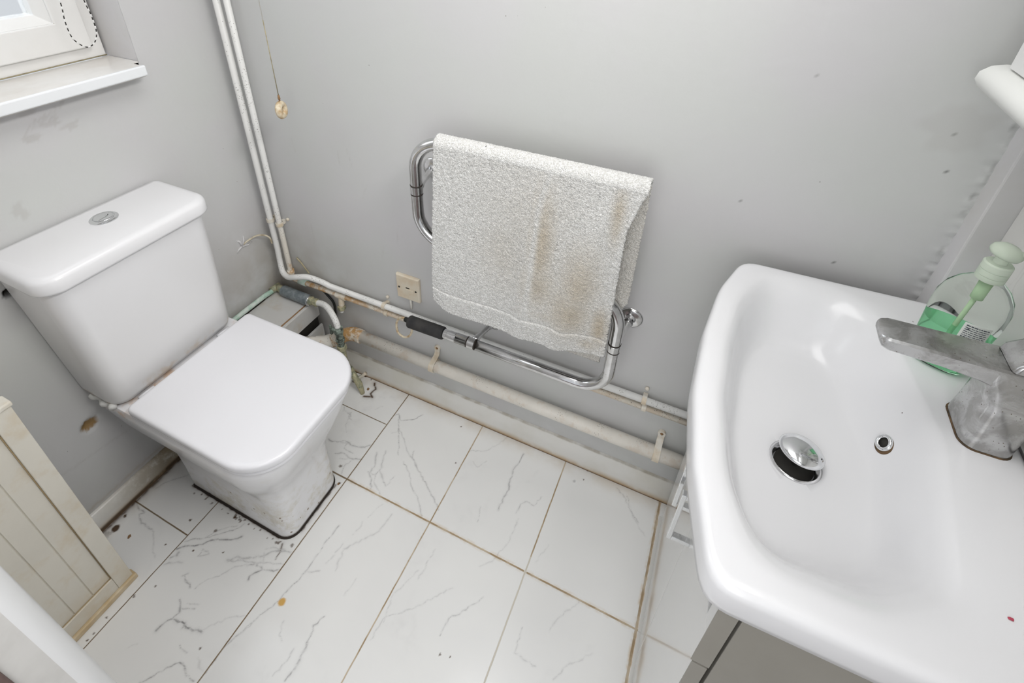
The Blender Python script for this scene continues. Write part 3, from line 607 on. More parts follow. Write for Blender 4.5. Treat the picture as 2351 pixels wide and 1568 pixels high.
# ================================================================ boxing, pipes and valves in the corner
t = thing('pipe_boxing', 'low grey painted board boxing with brown cracked joint in the corner behind the toilet', 'boxing', (.1, -.15, 0))
G().box(.019, .166, -.285, -.019, .306, .318).obj('top_board', M['box_board'], t, smooth=False, bevel=.0015)
G().box(.169, .181, -.285, -.019, .246, .318).obj('side_board', M['box_board'], t, smooth=False, bevel=.0015)
G().box(.178, .188, -.285, -.02, 0, .203).obj('side_board', M['box_board'], t, smooth=False, bevel=.0015)
G().box(.160, .168, -.284, -.02, .19, .3055).obj('gap_shade_board', M['dark'], t, smooth=False)  # black board added to stand for the shade inside the gap
G().tube([(.1675, -.28, .3178), (.167, -.2, .3182), (.1675, -.12, .3178), (.1675, -.03, .318)], .0026, 8).obj('rusty_joint', M['rust_clip'], t)
G().box(.001, .018, -.24, -.1, .3, .325).obj('wall_batten', M['black_gap'], t, smooth=False)

def clip(G_, c, axis, r, wdt=.012, off=.022):       # saddle clip: band round the pipe and foot to the back wall
    c = Vector(c); n = 22; rings = []
    for rr, h in ((r + .0006, -wdt / 2), (r + .0034, -wdt / 2), (r + .0034, wdt / 2), (r + .0006, wdt / 2)):
        rings.append(lathe([(rr, h)], c, axis, n)[0])
    rings.append(rings[0]); G_.loft(rings, False, False)
    if axis[0]: G_.box(c.x - wdt / 2, c.x + wdt / 2, c.y + r, -.0005, c.z - .006, c.z + .006)
    else: G_.box(c.x - .006, c.x + .006, c.y + r, -.0005, c.z - wdt / 2, c.z + wdt / 2)
# flow: left riser that bends and becomes the upper of the two wall pipes
P_ = [(.053, -.026, 2.39), (.053, -.026, .62)] + smooth_path([(.053, -.026, .50), (.055, -.030, .455), (.072, -.043, .421), (.105, -.052, .416), (.145, -.052, .431), (.185, -.041, .437), (.225, -.028, .424), (.26, -.022, .411)], 8) + [(.6, -.022, .411), (1.745, -.022, .411)]
o = G().tube(P_, .0098, 18).obj('heating_pipe', M['pipe_white']); tag(o, 'white painted riser left of the pair, continuing as the upper wall pipe', 'pipe')
t = thing('water_pipe', 'white riser right of the pair, turning into the thinner rust-flecked lower wall pipe', 'pipe', (.089, -.026, .38))
P_ = [(.089, -.024, 2.39), (.089, -.024, .62)] + fillet([(.089, -.024, .55), (.089, -.024, .384), (.20, -.020, .382)], .018) + [(.6, -.020, .382), (1.745, -.020, .382)]
G().tube(P_, .0086, 18).obj('pipe_run', M['pipe_cream'], t)
g = G().loft(lathe([(.0088, -.02), (.0118, -.02), (.0122, -.015), (.0122, .015), (.0118, .02), (.0088, .02)], (.302, -.020, .382), (1, 0, 0), 20)).loft(lathe([(.0102, 0), (.0102, .03), (.0085, .032), (.0085, .036)], (.302, -.022, .376), (0, -.15, -1), 20))
g.obj('tee_fitting', M['clip'], t, sharp=40)
G().loft(lathe([(.010, .034), (.0145, .035), (.0148, .046), (.012, .05), (.007, .051)], (.302, -.022, .376), (0, -.15, -1), 6)).obj('compression_nut', M['brass'], t, smooth=False)
G().loft(lathe([(.0075, .05), (.0075, .058), (.006, .06)], (.302, -.022, .376), (0, -.15, -1), 10)).obj('blanking_cap', M['pipe_white'], t)
G().loft(lathe([(.0088, -.014), (.0122, -.014), (.0125, .0), (.0122, .014), (.0088, .014)], (.089, -.024, .41), (0, 0, 1), 20)).obj('elbow_collar', M['pipe_cream'], t)
g = G().loft(lathe([(.0090, -.016), (.0122, -.016), (.0122, .016), (.0090, .016)], (.135, -.021, .383), (1, 0, 0), 20)).obj('elbow_collar', M['verdigris'], t)
def clipobj(c, axis, r, label, grp, screw=None, off=None):
    root = thing('pipe_clip', label, 'pipe clip', (c[0], c[1], c[2]), grp)
    g = G(); clip(g, c, axis, r); g.obj('saddle', M['clip'], root, sharp=40)
    if screw: G().loft(lathe([(.005, 0), (.0058, .002), (.0055, .006), (.003, .008)], (screw[0], -.001, screw[1]), (0, -1, 0), 14)).obj('screw_boss', M['clip'], root)
    return root
GC = 'plastic clips holding the thin pipes'
clipobj((.053, -.026, .624), (0, 0, 1), .0098, 'plastic clip on the left riser pipe, above the white wire', GC)
clipobj((.089, -.024, .616), (0, 0, 1), .0088, 'plastic clip on the right riser pipe in the corner, above the pipe bend', GC, (.108, .628))
clipobj((.484, -.022, .411), (1, 0, 0), .0098, 'plastic clip on the upper wall pipe, left of the yellowed socket plate', GC, (.486, .436))
clipobj((.489, -.020, .382), (1, 0, 0), .0088, 'plastic clip on the lower wall pipe, left of the black heater sleeve', GC)
clipobj((1.325, -.022, .411), (1, 0, 0), .0098, 'plastic clip on the upper wall pipe, nearest the washbasin', GC, (1.325, .437))
clipobj((1.329, -.020, .382), (1, 0, 0), .0088, 'plastic clip on the lower wall pipe, nearest the washbasin', GC)

# cistern feed: verdigris pipe, grey inline fitting, curved tail, valve and brass chain
t = thing('cistern_feed_pipe', 'green-stained feed pipe with grey inline fitting and blackened valve behind the toilet', 'pipe', (.1, -.05, .335))
G().tube([(.020, -.305, .333), (.019, -.2, .335), (.021, -.10, .336), (.030, -.042, .336)], .0085, 14).obj('feed_pipe', M['verdigris'], t)
G().loft(lathe([(.0095, -.018), (.0125, -.018), (.0130, 0), (.0125, .018), (.0095, .018)], (.024, -.052, .337), (.12, 1, 0), 14)).obj('elbow', M['brass'], t)
G().tube([(.028, -.046, .338), (.060, -.050, .338)], [.013, .0135], 12).obj('elbow', M['brass'], t)
G().loft(lathe([(.012, 0), (.0185, .002), (.0195, .006), (.0195, .122), (.018, .127), (.012, .128)], (.058, -.051, .3385), (1, -.02, .02), 26)).obj('inline_fitting', M['grey_fit'], t, sharp=40)
G().loft(lathe([(.0188, .125), (.0197, .126), (.0197, .129), (.0188, .130)], (.058, -.051, .3385), (1, -.02, .02), 26)).obj('metal_rim', M['chrome'], t)
G().loft(lathe([(.0100, .128), (.0155, .129), (.0155, .139), (.0125, .141), (.0125, .150), (.0145, .151), (.0145, .163), (.010, .166)], (.058, -.051, .3385), (1, -.02, .04), 8)).obj('brass_nut', M['brass'], t, sharp=30)
G().tube(smooth_path([(.222, -.054, .346), (.245, -.057, .353), (.275, -.066, .357), (.305, -.080, .353), (.330, -.093, .340), (.341, -.099, .318)], 6), .0105, 16).obj('curved_tail', M['pipe_white'], t)
G().loft(lathe([(.009, 0), (.0155, .003), (.0160, .022), (.0125, .028), (.0125, .05), (.0150, .053), (.0150, .062), (.0115, .066), (.0115, .086)], (.342, -.100, .322), (-.02, .03, -1), 12)).obj('isolating_valve', M['dark_valve'], t, sharp=35)
G().tube([(.342, -.10, .303), (.318, -.102, .303)], .0085, 10).box(.308, .315, -.106, -.098, .282, .320).obj('valve_handle', M['dark_valve'], t, sharp=35)
G().loft(lathe([(.010, 0), (.0165, .003), (.0165, .020), (.012, .025)], (.3405, -.098, .237), (0, .08, -1), 6)).obj('brass_nut', M['brass'], t, sharp=30)
G().tube([(.3400, -.096, .214), (.335, -.092, .172), (.334, -.088, .135), (.340, -.083, .10)], [.011, .0115, .012, .0135], 12).obj('brass_body', M['brass'], t)
G().loft(lathe([(.010, 0), (.0155, .003), (.0155, .018), (.012, .022)], (.338, -.083, .108), (.5, 0, -1), 6)).obj('brass_nut', M['brass'], t, sharp=30)
G().tube([(.345, -.080, .092), (.362, -.082, .066), (.376, -.084, .045), (.385, -.085, .012), (.386, -.085, .0)], [.011, .012, .0125, .009, .009], 12).obj('stopcock', M['brass'], t)
G().tube([(.366, -.080, .060), (.386, -.062, .074), (.392, -.060, .082)], [.006, .005, .0075], 10).obj('tap_handle', M['clip'], t)

# thin wires
o = G().tube(smooth_path([(.0, -.117, .557), (.006, -.10, .566), (.02, -.07, .575), (.035, -.05, .570), (.045, -.04, .556), (.05, -.040, .535)], 6), .0030, 8).obj('wire', M['cord']); tag(o, 'short dirty white wire poking out of the left wall to the riser pipes', 'wire')
g = G(); rs = np.random.RandomState(12)
for k in range(9):
    a = rs.uniform(0, 2 * PI); L = rs.uniform(.012, .045)
    g.tube([(.0012, -.117, .557), (.0016, -.117 + math.cos(a) * L * .6, .557 + math.sin(a) * L * .6), (.0006, -.117 + math.cos(a + .2) * L, .557 + math.sin(a + .2) * L)], [.004, .003, .001], 6)
o = g.obj('filler_patch', M['wall_light']); tag(o, 'star of rough filler on the left wall where the thin wire comes out', 'filler')
o = G().tube(smooth_path([(.110, -.005, .47), (.128, -.006, .455), (.145, -.007, .435), (.158, -.008, .42)], 5), .0028, 8).obj('flex', M['rope']); tag(o, 'short brown stiff flex sticking up behind the pipes in the corner', 'wire')
o = G().tube(smooth_path([(.195, -.006, .37), (.222, -.006, .345), (.245, -.006, .318), (.247, -.007, .28), (.243, -.007, .25), (.247, -.009, .215)], 6), .0042, 8).obj('cable', M['black_cable']); tag(o, 'black cable running down the back wall behind the feed valve', 'cable')

# waste pipe
t = thing('waste_pipe', 'thick cream waste pipe along the back wall with rusty elbow near the toilet', 'pipe', (1.0, -.03, .23))
G().tube([(.350, -.031, .2305), (1.0, -.031, .2305), (1.745, -.031, .231)], .0205, 28).obj('pipe_run', M['waste'], t)
G().tube(smooth_path([(.375, -.031, .2305), (.345, -.032, .2305), (.318, -.042, .227), (.300, -.060, .220), (.280, -.080, .214)], 6), .0245, 26).obj('elbow', M['waste_elbow'], t)
G().tube([(.292, -.068, .217), (.262, -.092, .209), (.232, -.104, .205)], [.0250, .0245, .0235], 24).obj('coupling', M['waste'], t, sharp=40)
G().tube([(.240, -.102, .206), (.21, -.111, .203), (.190, -.117, .2005)], .0205, 24).obj('pan_branch', M['waste'], t)
def bracket(x, label, grp):
    root = thing('pipe_bracket', label, 'pipe bracket', (x, 0, .23), grp); n = 24; c = (x, -.031, .2305)
    rings = [lathe([(rr, h)], c, (1, 0, 0), n)[0] for rr, h in ((.0209, -.009), (.0240, -.009), (.0240, .009), (.0209, .009))]; rings.append(rings[0])
    g = G().loft(rings, False, False)
    s = [(-.0545, .2305), (-.050, .2455), (-.036, .2590), (-.016, .268), (-.004, .274)]
    s2 = fillet([(x, -.0535, .225), (x, -.0535, .247), (x, -.006, .262), (x, -.004, .292)], [.016, .012], 6)
    V = []; 
    for p in s2:
        V += [(p.x - .009, p.y, p.z), (p.x + .009, p.y, p.z), (p.x + .009, p.y - .0035, p.z + .0008), (p.x - .009, p.y - .0035, p.z + .0008)]
    F = []
    for i in range(len(s2) - 1):
        for k in range(4): F.append((i * 4 + k, i * 4 + (k + 1) % 4, i * 4 + 4 + (k + 1) % 4, i * 4 + 4 + k))
    F += [(0, 1, 2, 3), tuple(len(V) - 4 + k for k in range(4))[::-1]]
    g.add(V, F); g.tube([(x, -.0005, .287), (x, -.0075, .287)], .0105, 16); g.obj('strap', M['clip'], root, sharp=40)
    G().loft(lathe([(.0035, 0), (.0045, .001), (.003, .003)], (x, -.0075, .288), (0, -1, 0), 12)).obj('screw', M['rust_clip'], root)
bracket(.668, 'cream strap bracket on the thick waste pipe below the heater sleeve', 'brackets of the waste pipe')
bracket(1.392, 'cream strap bracket on the thick waste pipe next to the vanity unit', 'brackets of the waste pipe')
# ================================================================ fused spur plate
t = thing('socket_plate', 'yellowed square fused socket plate on the back wall left of the towel', 'socket', (.57, 0, .51))
X0, X1, Q0, Q1 = .532, .616, .463, .556
G().loft([[(x, -y, z) for x, z, y in ((a, b, d) for a, b in ((X0 + i, Q0 + i), (X1 - i, Q0 + i), (X1 - i, Q1 - i), (X0 + i, Q1 - i)))] for d, i in ((0.0, 0), (.009, 0), (.012, .003))]).obj('plate', M['socket'], t, smooth=False, bevel=.0015)
xc, zc = (X0 + X1) / 2, (Q0 + Q1) / 2
G().box(xc - .008, xc + .020, -.0138, -.0115, zc - .018, zc - .002).obj('fuse_holder', M['socket'], t, smooth=False, bevel=.0008)
G().box(xc - .006, xc + .007, -.0128, -.0118, zc + .001, zc + .0045).obj('fuse_slot', M['dark'], t, smooth=False)
for x in (X0 + .011, X1 - .012): G().loft(lathe([(.0034, 0), (.0034, .0008), (.0015, .001)], (x, -.012, zc - .002), (0, -1, 0), 14)).obj('screw', M['dark'], t)
o = G().tube([(.578, -.006, .4625), (.579, -.006, .44), (.579, -.007, .425)], .0038, 10).obj('flex_cable', M['tread']); tag(o, 'short white flex dropping from the socket plate behind the wall pipe', 'cable')

# ================================================================ pull cord
t = thing('pull_cord', 'thin grubby light-pull cord with cream ring hanging in front of the back wall', 'pull cord', (.289, -.1, 1.06))
G().tube([(.289, -.1, 2.385), (.289, -.1, 1.30)], .0011, 6).obj('cord', M['tread'], t)
G().tube([(.289, -.1, 1.30), (.289, -.1, 1.112)], .0011, 6).obj('cord', M['rope'], t)
def torus(c, nrm, R, r, n=32, m=14, a0=0, a1=2 * PI, sq=1.):
    c = Vector(c); d = Vector(nrm).normalized(); u = Vector((0, 0, 1)) if abs(d.z) < .9 else Vector((1, 0, 0)); u = (u - d * u.dot(d)).normalized(); w = d.cross(u)
    closed = abs(a1 - a0 - 2 * PI) < 1e-6; P = [c + (u * math.cos(a) * sq + w * math.sin(a)) * R for a in np.linspace(a0, a1, n + 1)]
    return P
def ringobj(name, P, r, mat, parent, n=14):
    # closed tube
    V = []; F = []; P = P[:-1]; K = len(P); c = sum(P, Vector()) / K; nn = (P[0] - c).cross(P[K // 4] - c).normalized()
    for p in P:
        o_ = (p - c).normalized()
        for k in range(n): a = 2 * PI * k / n; V.append(p + (o_ * math.cos(a) + nn * math.sin(a)) * r)
    for i in range(K):
        j = (i + 1) % K
        for k in range(n): F.append((i * n + k, i * n + (k + 1) % n, j * n + (k + 1) % n, j * n + k))
    return mk(name, V, F, mat, parent)
G().tube([(.289, -.1, 1.115), (.289, -.1, 1.106), (.289, -.1, 1.101)], [.0022, .0034, .002], 10).obj('knot', M['rust_clip'], t)
ringobj('metal_link', torus((.289, -.1, 1.0975), (1, .4, 0), .0034, .001), .0011, M['rust_clip'], t, 8)
ringobj('grip_ring', torus((.289, -.1, 1.075), (.95, .35, .1), .0150, .006, 36), .0088, M['pull_ring'], t, 16)
G().loft(lathe([(.012, 0), (.03, .004), (.034, .02), (.034, .03)], (.289, -.1, 2.37), (0, 0, 1), 28)).obj('ceiling_switch', M['socket'], t)

# ================================================================ towel rail
t = thing('towel_rail', 'chrome tubular heated towel rail bent in an S on the back wall', 'towel rail', (.96, -.11, .49))
P_ = fillet([(.80, -.11, .489), (1.229, -.11, .489), (1.229, -.11, .802), (.699, -.11, .802), (.699, -.11, 1.082), (1.226, -.11, 1.082)], [.078, .088, .085, .078], 14)
G().tube(P_, .0148, 30).obj('tube', M['chrome_worn'], t)
def coll(c, ax, L=.014, r=.0158): G().loft(lathe([(r - .002, -L / 2), (r, -L / 2 + .001), (r, L / 2 - .001), (r - .002, L / 2)], c, ax, 30)).obj('collar', M['chrome_worn'], t, sharp=40)
def gap(c, ax, r=.0153): G().loft(lathe([(.014, -.0012), (r, -.0012), (r, .0012), (.014, .0012)], c, ax, 30)).obj('grimy_joint', M['black_gap'], t)
def mount(c, ax, rose):
    coll(c, ax, .022)
    gap(Vector(c) + Vector(ax) * .0125, ax, .0156); gap(Vector(c) - Vector(ax) * .0125, ax, .0156)
    a = Vector(c); b = Vector(rose); d_ = (b - a).normalized()
    st = G().loft(lathe([(.012, .011), (.0115, .020), (.0085, .035), (.0075, .055), (.009, .080), (.013, .090)], a, d_, 22)).obj('stem', M['chrome_worn'], t)
    G().loft(lathe([(.010, -.016), (.013, -.008), (.024, -.0065), (.0285, -.005), (.0305, -.001), (.0305, 0)], b, (0, 1, 0), 32)).obj('wall_rose', M['chrome_worn'], t, sharp=50)
mount((.699, -.11, .948), (0, 0, 1), (.682, 0, .952))
mount((1.229, -.11, .652), (0, 0, 1), (1.245, 0, .660))
mount((.848, -.11, .489), (1, 0, 0), (.868, 0, .487))
G().loft(lathe([(.0110, -.024), (.0135, -.024), (.0135, -.014), (.0122, -.013), (.0122, -.009), (.0140, -.008), (.0140, .012), (.0125, .013), (.0125, .02), (.0138, .021), (.0138, .034)], (.785, -.11, .489), (1, 0, 0), 26)).obj('threaded_end', M['chrome_worn'], t, sharp=30)
G().loft(lathe([(.010, -.060), (.0175, -.060), (.0190, -.057), (.0190, .052), (.0180, .056), (.0135, .057)], (.702, -.11, .4865), (1, 0, .02), 30)).obj('heater_sleeve', M['rubber'], t, sharp=40)
G().tube([(.643, -.11, .486), (.626, -.108, .486)], [.0085, .0075], 14).obj('cable_gland', M['black_cable'], t)
G().tube(smooth_path([(.630, -.108, .486), (.610, -.100, .478), (.590, -.094, .458), (.578, -.090, .428), (.580, -.090, .398), (.597, -.090, .385), (.618, -.092, .395), (.634, -.094, .420), (.640, -.096, .455)], 7), .0036, 10).obj('heater_flex', M['pull_ring'], t)

# ================================================================ towel
def towel():
    nx, ns = 190, 410
    yb, yf, zt = -.0905, -.1305, 1.083
    Lb = zt - .572; R = .0205; La = PI * R; Lf = zt - .612; tot = Lb + La + Lf
    V = []; paint = []
    rs = np.random.RandomState(5)
    for j in range(ns):
        s = tot * j / (ns - 1)
        for i in range(nx):
            f = i / (nx - 1)
            if s < Lb:
                z = .572 + s; y = yb; lay = 0; h = (zt - z) / Lb
            elif s < Lb + La:
                a = (s - Lb) / R; y = -.1105 + R * math.cos(a); z = zt + R * math.sin(a); lay = 1; h = 0
            else:
                z = zt - (s - Lb - La); y = yf; lay = 2; h = (zt - z) / Lf
            if lay == 0:
                x0, x1 = .757 + .03 * h, 1.238 - .038 * max(0, min(1, (.78 - z) / .08))
                x = x0 + (x1 - x0) * f; y += .0015 * math.sin(x * 25)
                z += (.006 * math.sin(x * 9 + 1)) * h
            elif lay == 1:
                x = .765 + (1.238 - .765) * f
            else:
                xr = 1.238 - .026 * min(1, h / .20) ** .8 + .002 * max(0, h - .2)
                xl = .765 - .016 * min(1, h * 1.3)
                x = xl + (xr - xl) * f
                # soft folds that grow downwards
                fold = math.exp(-((f - (.90 - .16 * h)) / .055) ** 2) * .014 + math.exp(-((f - (.56 - .03 * h)) / .05) ** 2) * .007 - math.exp(-((f - .74) / .07) ** 2) * .006 + .004 * math.sin(f * 9 + 1.2)
                y -= fold * min(1, h * 1.6) + .005 * h
                if f > .93: y -= (f - .93) / .07 * .012 * min(1, h * 3) * (1 - .4 * h)
                # rounded bottom corner and sagging hem
                z -= (.010 * math.sin(f * PI) + .0015 * math.sin(f * 11)) * h ** 3
                if f < .12: z += h ** 8 * .028 * (1 - f / .12) ** 2
                z += h ** 4 * .024 * max(0, f - .5) * 2
            hem = abs((s - (tot - .062))) if lay == 2 else 9
            a0 = math.exp(-(hem / .0035) ** 2) if lay == 2 else 0
            y += a0 * .0015
            st = 0
            if lay == 2:
                for (cx, cz, rx, rz, q) in ((1.035, .90, .030, .15, .75), (1.035, .79, .045, .07, .65), (1.13, .83, .045, .10, .65), (1.115, .74, .055, .07, .75), (1.19, 1.02, .014, .07, .7), (1.19, .72, .022, .055, .95), (.95, .84, .07, .10, .28), (1.09, .70, .09, .02, .4), (1.0, .95, .12, .16, .18), (1.17, .66, .03, .02, .5)):
                    st = max(st, q * math.exp(-((x - cx) / rx) ** 2 - ((z - cz) / rz) ** 2))
                st *= 1 - .85 * math.exp(-((f - (.585 - .03 * h)) / .018) ** 2)
            elif lay == 0: st = .25
            j3 = rs.uniform(-.0011, .0011, 3)
            V.append((x + j3[0], y + j3[1], z + j3[2])); paint.append((a0, st, 0, 1))
    F = [(j * nx + i, j * nx + i + 1, (j + 1) * nx + i + 1, (j + 1) * nx + i) for j in range(ns - 1) for i in range(nx - 1)]
    o = mk('towel', V, F, M['towel']); a = o.data.attributes.new('paint', 'FLOAT_COLOR', 'POINT'); a.data.foreach_set('color', np.array(paint, np.float32).ravel())
    m = o.modifiers.new('solid', 'SOLIDIFY'); m.thickness = .0055; m.offset = 0
    return o
root = thing('bath_towel', 'off-white terry towel with brown stains draped over the chrome rail', 'towel', (1.0, -.11, 1.1))
tw = towel(); setparent(tw, root); tw.name = 'cloth'
G().tube([(.868, -.118, .594), (.835, -.120, .597), (.812, -.122, .600), (.812, -.122, .618), (.868, -.118, .612)], .0016, 6).box(.812, .868, -.1215, -.1195, .596, .617).obj('care_tag', M['upvc'], root, smooth=False)

# ================================================================ vanity unit
t = thing('vanity_unit', 'gloss white two-door vanity unit with pale brown side under the basin', 'cabinet', (1.6, -.38, 0))
YA, YB = -.690, -.072
G().box(1.452, 1.4735, YA, YB, .757, .832).obj('fascia', M['gloss'], t, smooth=False, bevel=.001)
G().box(1.452, 1.4735, YA, YA + .020, .8322, .898).obj('fascia_end', M['gloss'], t, smooth=False)
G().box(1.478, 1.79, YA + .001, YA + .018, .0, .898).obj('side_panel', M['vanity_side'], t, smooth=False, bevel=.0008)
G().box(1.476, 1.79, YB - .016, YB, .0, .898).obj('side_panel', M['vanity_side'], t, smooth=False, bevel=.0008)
G().box(1.476, 1.79, YA + .019, YB - .017, .06, .078).obj('base_panel', M['vanity_core'], t, smooth=False)
G().box(1.484, 1.50, YA + .019, YB - .017, 0, .06).obj('plinth', M['vanity_core'], t, smooth=False)
for y0, y1, hy in ((YA + .001, -.4325, -.462), (-.4305, YB - .001, -.400)):
    dr = G().box(1.4545, 1.4725, y0, y1, .012, .753).obj('door', M['gloss'], t, smooth=False, bevel=.001)
    g = G().box(1.416, 1.424, hy - .0055, hy + .0055, .603, .738).box(1.424, 1.4550, hy - .0055, hy + .0055, .603, .614).box(1.424, 1.4550, hy - .0055, hy + .0055, .727, .738)
    g.obj('handle', M['chrome'], dr, smooth=False, bevel=.0012)
# side face panel edges that show as strips of the front
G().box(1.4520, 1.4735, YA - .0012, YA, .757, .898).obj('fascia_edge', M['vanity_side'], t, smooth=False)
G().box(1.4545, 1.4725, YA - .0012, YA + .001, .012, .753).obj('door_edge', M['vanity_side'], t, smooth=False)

# ================================================================ wash basin
def raycast_outline(poly, c, angs):
    out = []; P = np.array(poly, float)
    for a in angs:
        d_ = np.array([math.cos(a), math.sin(a)]); best = None
        for i in range(len(P)):
            p = P[i] - c; q = P[(i + 1) % len(P)] - c; e = q - p; den = d_[0] * e[1] - d_[1] * e[0]
            if abs(den) < 1e-12: continue
            tt = (p[0] * e[1] - p[1] * e[0]) / den; uu = (p[0] * d_[1] - p[1] * d_[0]) / den
            if tt > 0 and -1e-9 <= uu <= 1 + 1e-9 and (best is None or tt > best): best = tt
        out.append(best)
    return np.array(out)
cen = np.array([1.560, -.385]); NA = 220; angs = np.linspace(0, 2 * PI, NA, endpoint=False)
outer = [(p.x, p.y) for p in fillet([(1.797, -.3, 0), (1.797, -.692, 0), (1.431, -.697, 0), (1.398, -.560, 0), (1.3835, -.43, 0), (1.386, -.30, 0), (1.401, -.17, 0), (1.436, -.060, 0), (1.797, -.048, 0), (1.797, -.3, 0)], [.004, .030, .25, .35, .35, .25, .035, .004], 10)][:-1]
inner = [(p.x, p.y) for p in fillet([(1.700, -.38, 0), (1.672, -.60, 0), (1.60, -.648, 0), (1.478, -.650, 0), (1.437, -.56, 0), (1.423, -.43, 0), (1.425, -.30, 0), (1.440, -.18, 0), (1.480, -.098, 0), (1.600, -.088, 0), (1.665, -.13, 0), (1.700, -.38, 0)], [.05, .06, .05, .2, .3, .3, .2, .05, .05, .06], 10)][:-1]
bott = [(p.x, p.y) for p in fillet([(1.645, -.40, 0), (1.620, -.545, 0), (1.49, -.572, 0), (1.464, -.43, 0), (1.468, -.28, 0), (1.500, -.190, 0), (1.600, -.190, 0), (1.645, -.40, 0)], [.05, .05, .25, .25, .04, .05], 10)][:-1]
RO, RI, RB = (raycast_outline(q, cen, angs) for q in (outer, inner, bott))
def smooth_r(r, k):
    for _ in range(k): r = (np.roll(r, 1) + r * 2 + np.roll(r, -1)) / 4
    return r
RO = smooth_r(RO, 1); RI = smooth_r(RI, 6); RB = smooth_r(RB, 10)
drain = np.array([1.550, -.418])
rings = []
def ring(r, z): rings.append([(cen[0] + math.cos(a) * q, cen[1] + math.sin(a) * q, z) for a, q in zip(angs, r)])
for _f, _z in ((.25, .838), (.7, .836), (1.0, .838)): rings.append([(drain[0] * (1 - _f) + (cen[0] + math.cos(a) * (q + .006)) * _f, drain[1] * (1 - _f) + (cen[1] + math.sin(a) * (q + .006)) * _f, _z) for a, q in zip(angs, RB)])
ring((RB * .5 + RI * .5) + .006, .850); ring(RI * .93 + RB * .07 + .004, .885); ring(RI + .008, .8985); ring(RO - .030, .899); ring(RO - .006, .900); ring(RO - .001, .904); ring(RO, .915); ring(RO - .0005, .937); ring(RO - .0025, .9445); ring(RO - .006, .9485); ring(RO - .011, .9505); ring(RO - .018, .9510)
w = np.clip((RO - RI) / .05, 0, 1)
ring(np.maximum(RI + .012, RI * .5 + (RO - .018) * .5), .9508); ring(RI + .006, .9498); ring(RI, .9470)
for f in (.12, .26, .42, .58, .74, .88, 1.0):
    sm = 3 * f * f - 2 * f ** 3
    ring(RI * (1 - f) + RB * f, .947 - .090 * (sm ** .9))
NR = len(rings)
dr_ = .0335
for f in (.15, .3, .5, .7, .85, 1.0):
    rg_ = []
    for a, q in zip(angs, RB):
        p0 = np.array([cen[0] + math.cos(a) * q, cen[1] + math.sin(a) * q]); p1 = drain + dr_ * np.array([math.cos(a), math.sin(a)])
        p = p0 * (1 - f) + p1 * f; rg_.append((p[0], p[1], .857 - .006 * f))
    rings.append(rg_)
rings.append([(drain[0] + .031 * math.cos(a), drain[1] + .031 * math.sin(a), .846) for a in angs]); rings.append([(drain[0] + .029 * math.cos(a), drain[1] + .029 * math.sin(a), .80) for a in angs])
t = thing('wash_basin', 'white ceramic bow-fronted basin with deep bowl on the vanity unit', 'basin', (1.6, -.38, .9))
bs = G().loft(rings, False, True).obj('bowl', M['basin'], t, sharp=60)
w_ = G().loft(lathe([(.0285, -.02), (.0290, -.006), (.0355, -.003), (.0360, -.0005), (.0325, .0015)], (drain[0], drain[1], .852), (0, 0, 1), 40), False, False).obj('waste_ring', M['chrome_worn'], t)
G().loft(lathe([(.0275, 0), (.0275, .0015)], (drain[0], drain[1], .842), (0, 0, 1), 40)).obj('waste_hole', M['dark'], t)
G().loft(lathe([(.005, -.016), (.006, .010), (.026, .0115), (.0310, .0135), (.0315, .0155), (.028, .0195), (.019, .0235), (.009, .0252), (.002, .0256)], (drain[0] + .002, drain[1] + .004, .856), (.07, .12, 1), 44)).obj('plug', M['chrome'], t)
on = Vector((-.86, -.20, .47)).normalized(); oc = Vector((1.6605, -.358, .8865))
G().loft(lathe([(.0075, .003), (.0085, .0045), (.0115, .005), (.0128, .003), (.0130, -.003)], oc, on, 36), False, False).obj('overflow_ring', M['chrome'], t)
G().loft(lathe([(.0085, -.004), (.0085, .0022)], oc, on, 30)).obj('overflow_hole', M['dark'], t)
G().loft(lathe([(.0135, -.004), (.0148, .0004), (.0125, .0010)], oc - Vector((.0006, .0015, .0015)), on, 30)).obj('grimy_seal', M['seal'], t)

# ================================================================ mixer tap
t = thing('mixer_tap', 'limescaled chrome single-lever mixer tap on the basin deck', 'tap', (1.752, -.343, .951))
rg = []
for z, x0, x1, y0, y1, r in ((.9512, 1.719, 1.778, -.382, -.300, .018), (.98, 1.7195, 1.779, -.380, -.302, .018), (1.02, 1.7195, 1.781, -.377, -.305, .016), (1.045, 1.713, 1.784, -.374, -.311, .014), (1.060, 1.706, 1.785, -.371, -.315, .012), (1.078, 1.704, 1.785, -.369, -.317, .01)):
    rg.append(rrect(x0, x1, y0, y1, r, z, 6))
G().loft(rg).obj('body', M['tap'], t, sharp=40)
rg = []
for x, z0, z1, hw in ((1.589, 1.067, 1.0775, .018), (1.5925, 1.0625, 1.0790, .0225), (1.600, 1.0605, 1.0800, .0250), (1.66, 1.0585, 1.0805, .0258), (1.70, 1.0540, 1.0808, .0262), (1.735, 1.045, 1.081, .0268)):
    c = .003; yc = -.343; rg.append([(x, yc - hw, z0 + c), (x, yc - hw, z1 - c), (x, yc - hw + c, z1), (x, yc + hw - c, z1), (x, yc + hw, z1 - c), (x, yc + hw, z0 + c), (x, yc + hw - c, z0), (x, yc - hw + c, z0)])
G().loft(rg).obj('spout', M['tap'], t, sharp=35)
G().loft(lathe([(.009, 0), (.009, -.004), (.007, -.004)], (1.612, -.343, 1.0615), (0, 0, 1), 24)).obj('aerator', M['chrome'], t)
rg = []
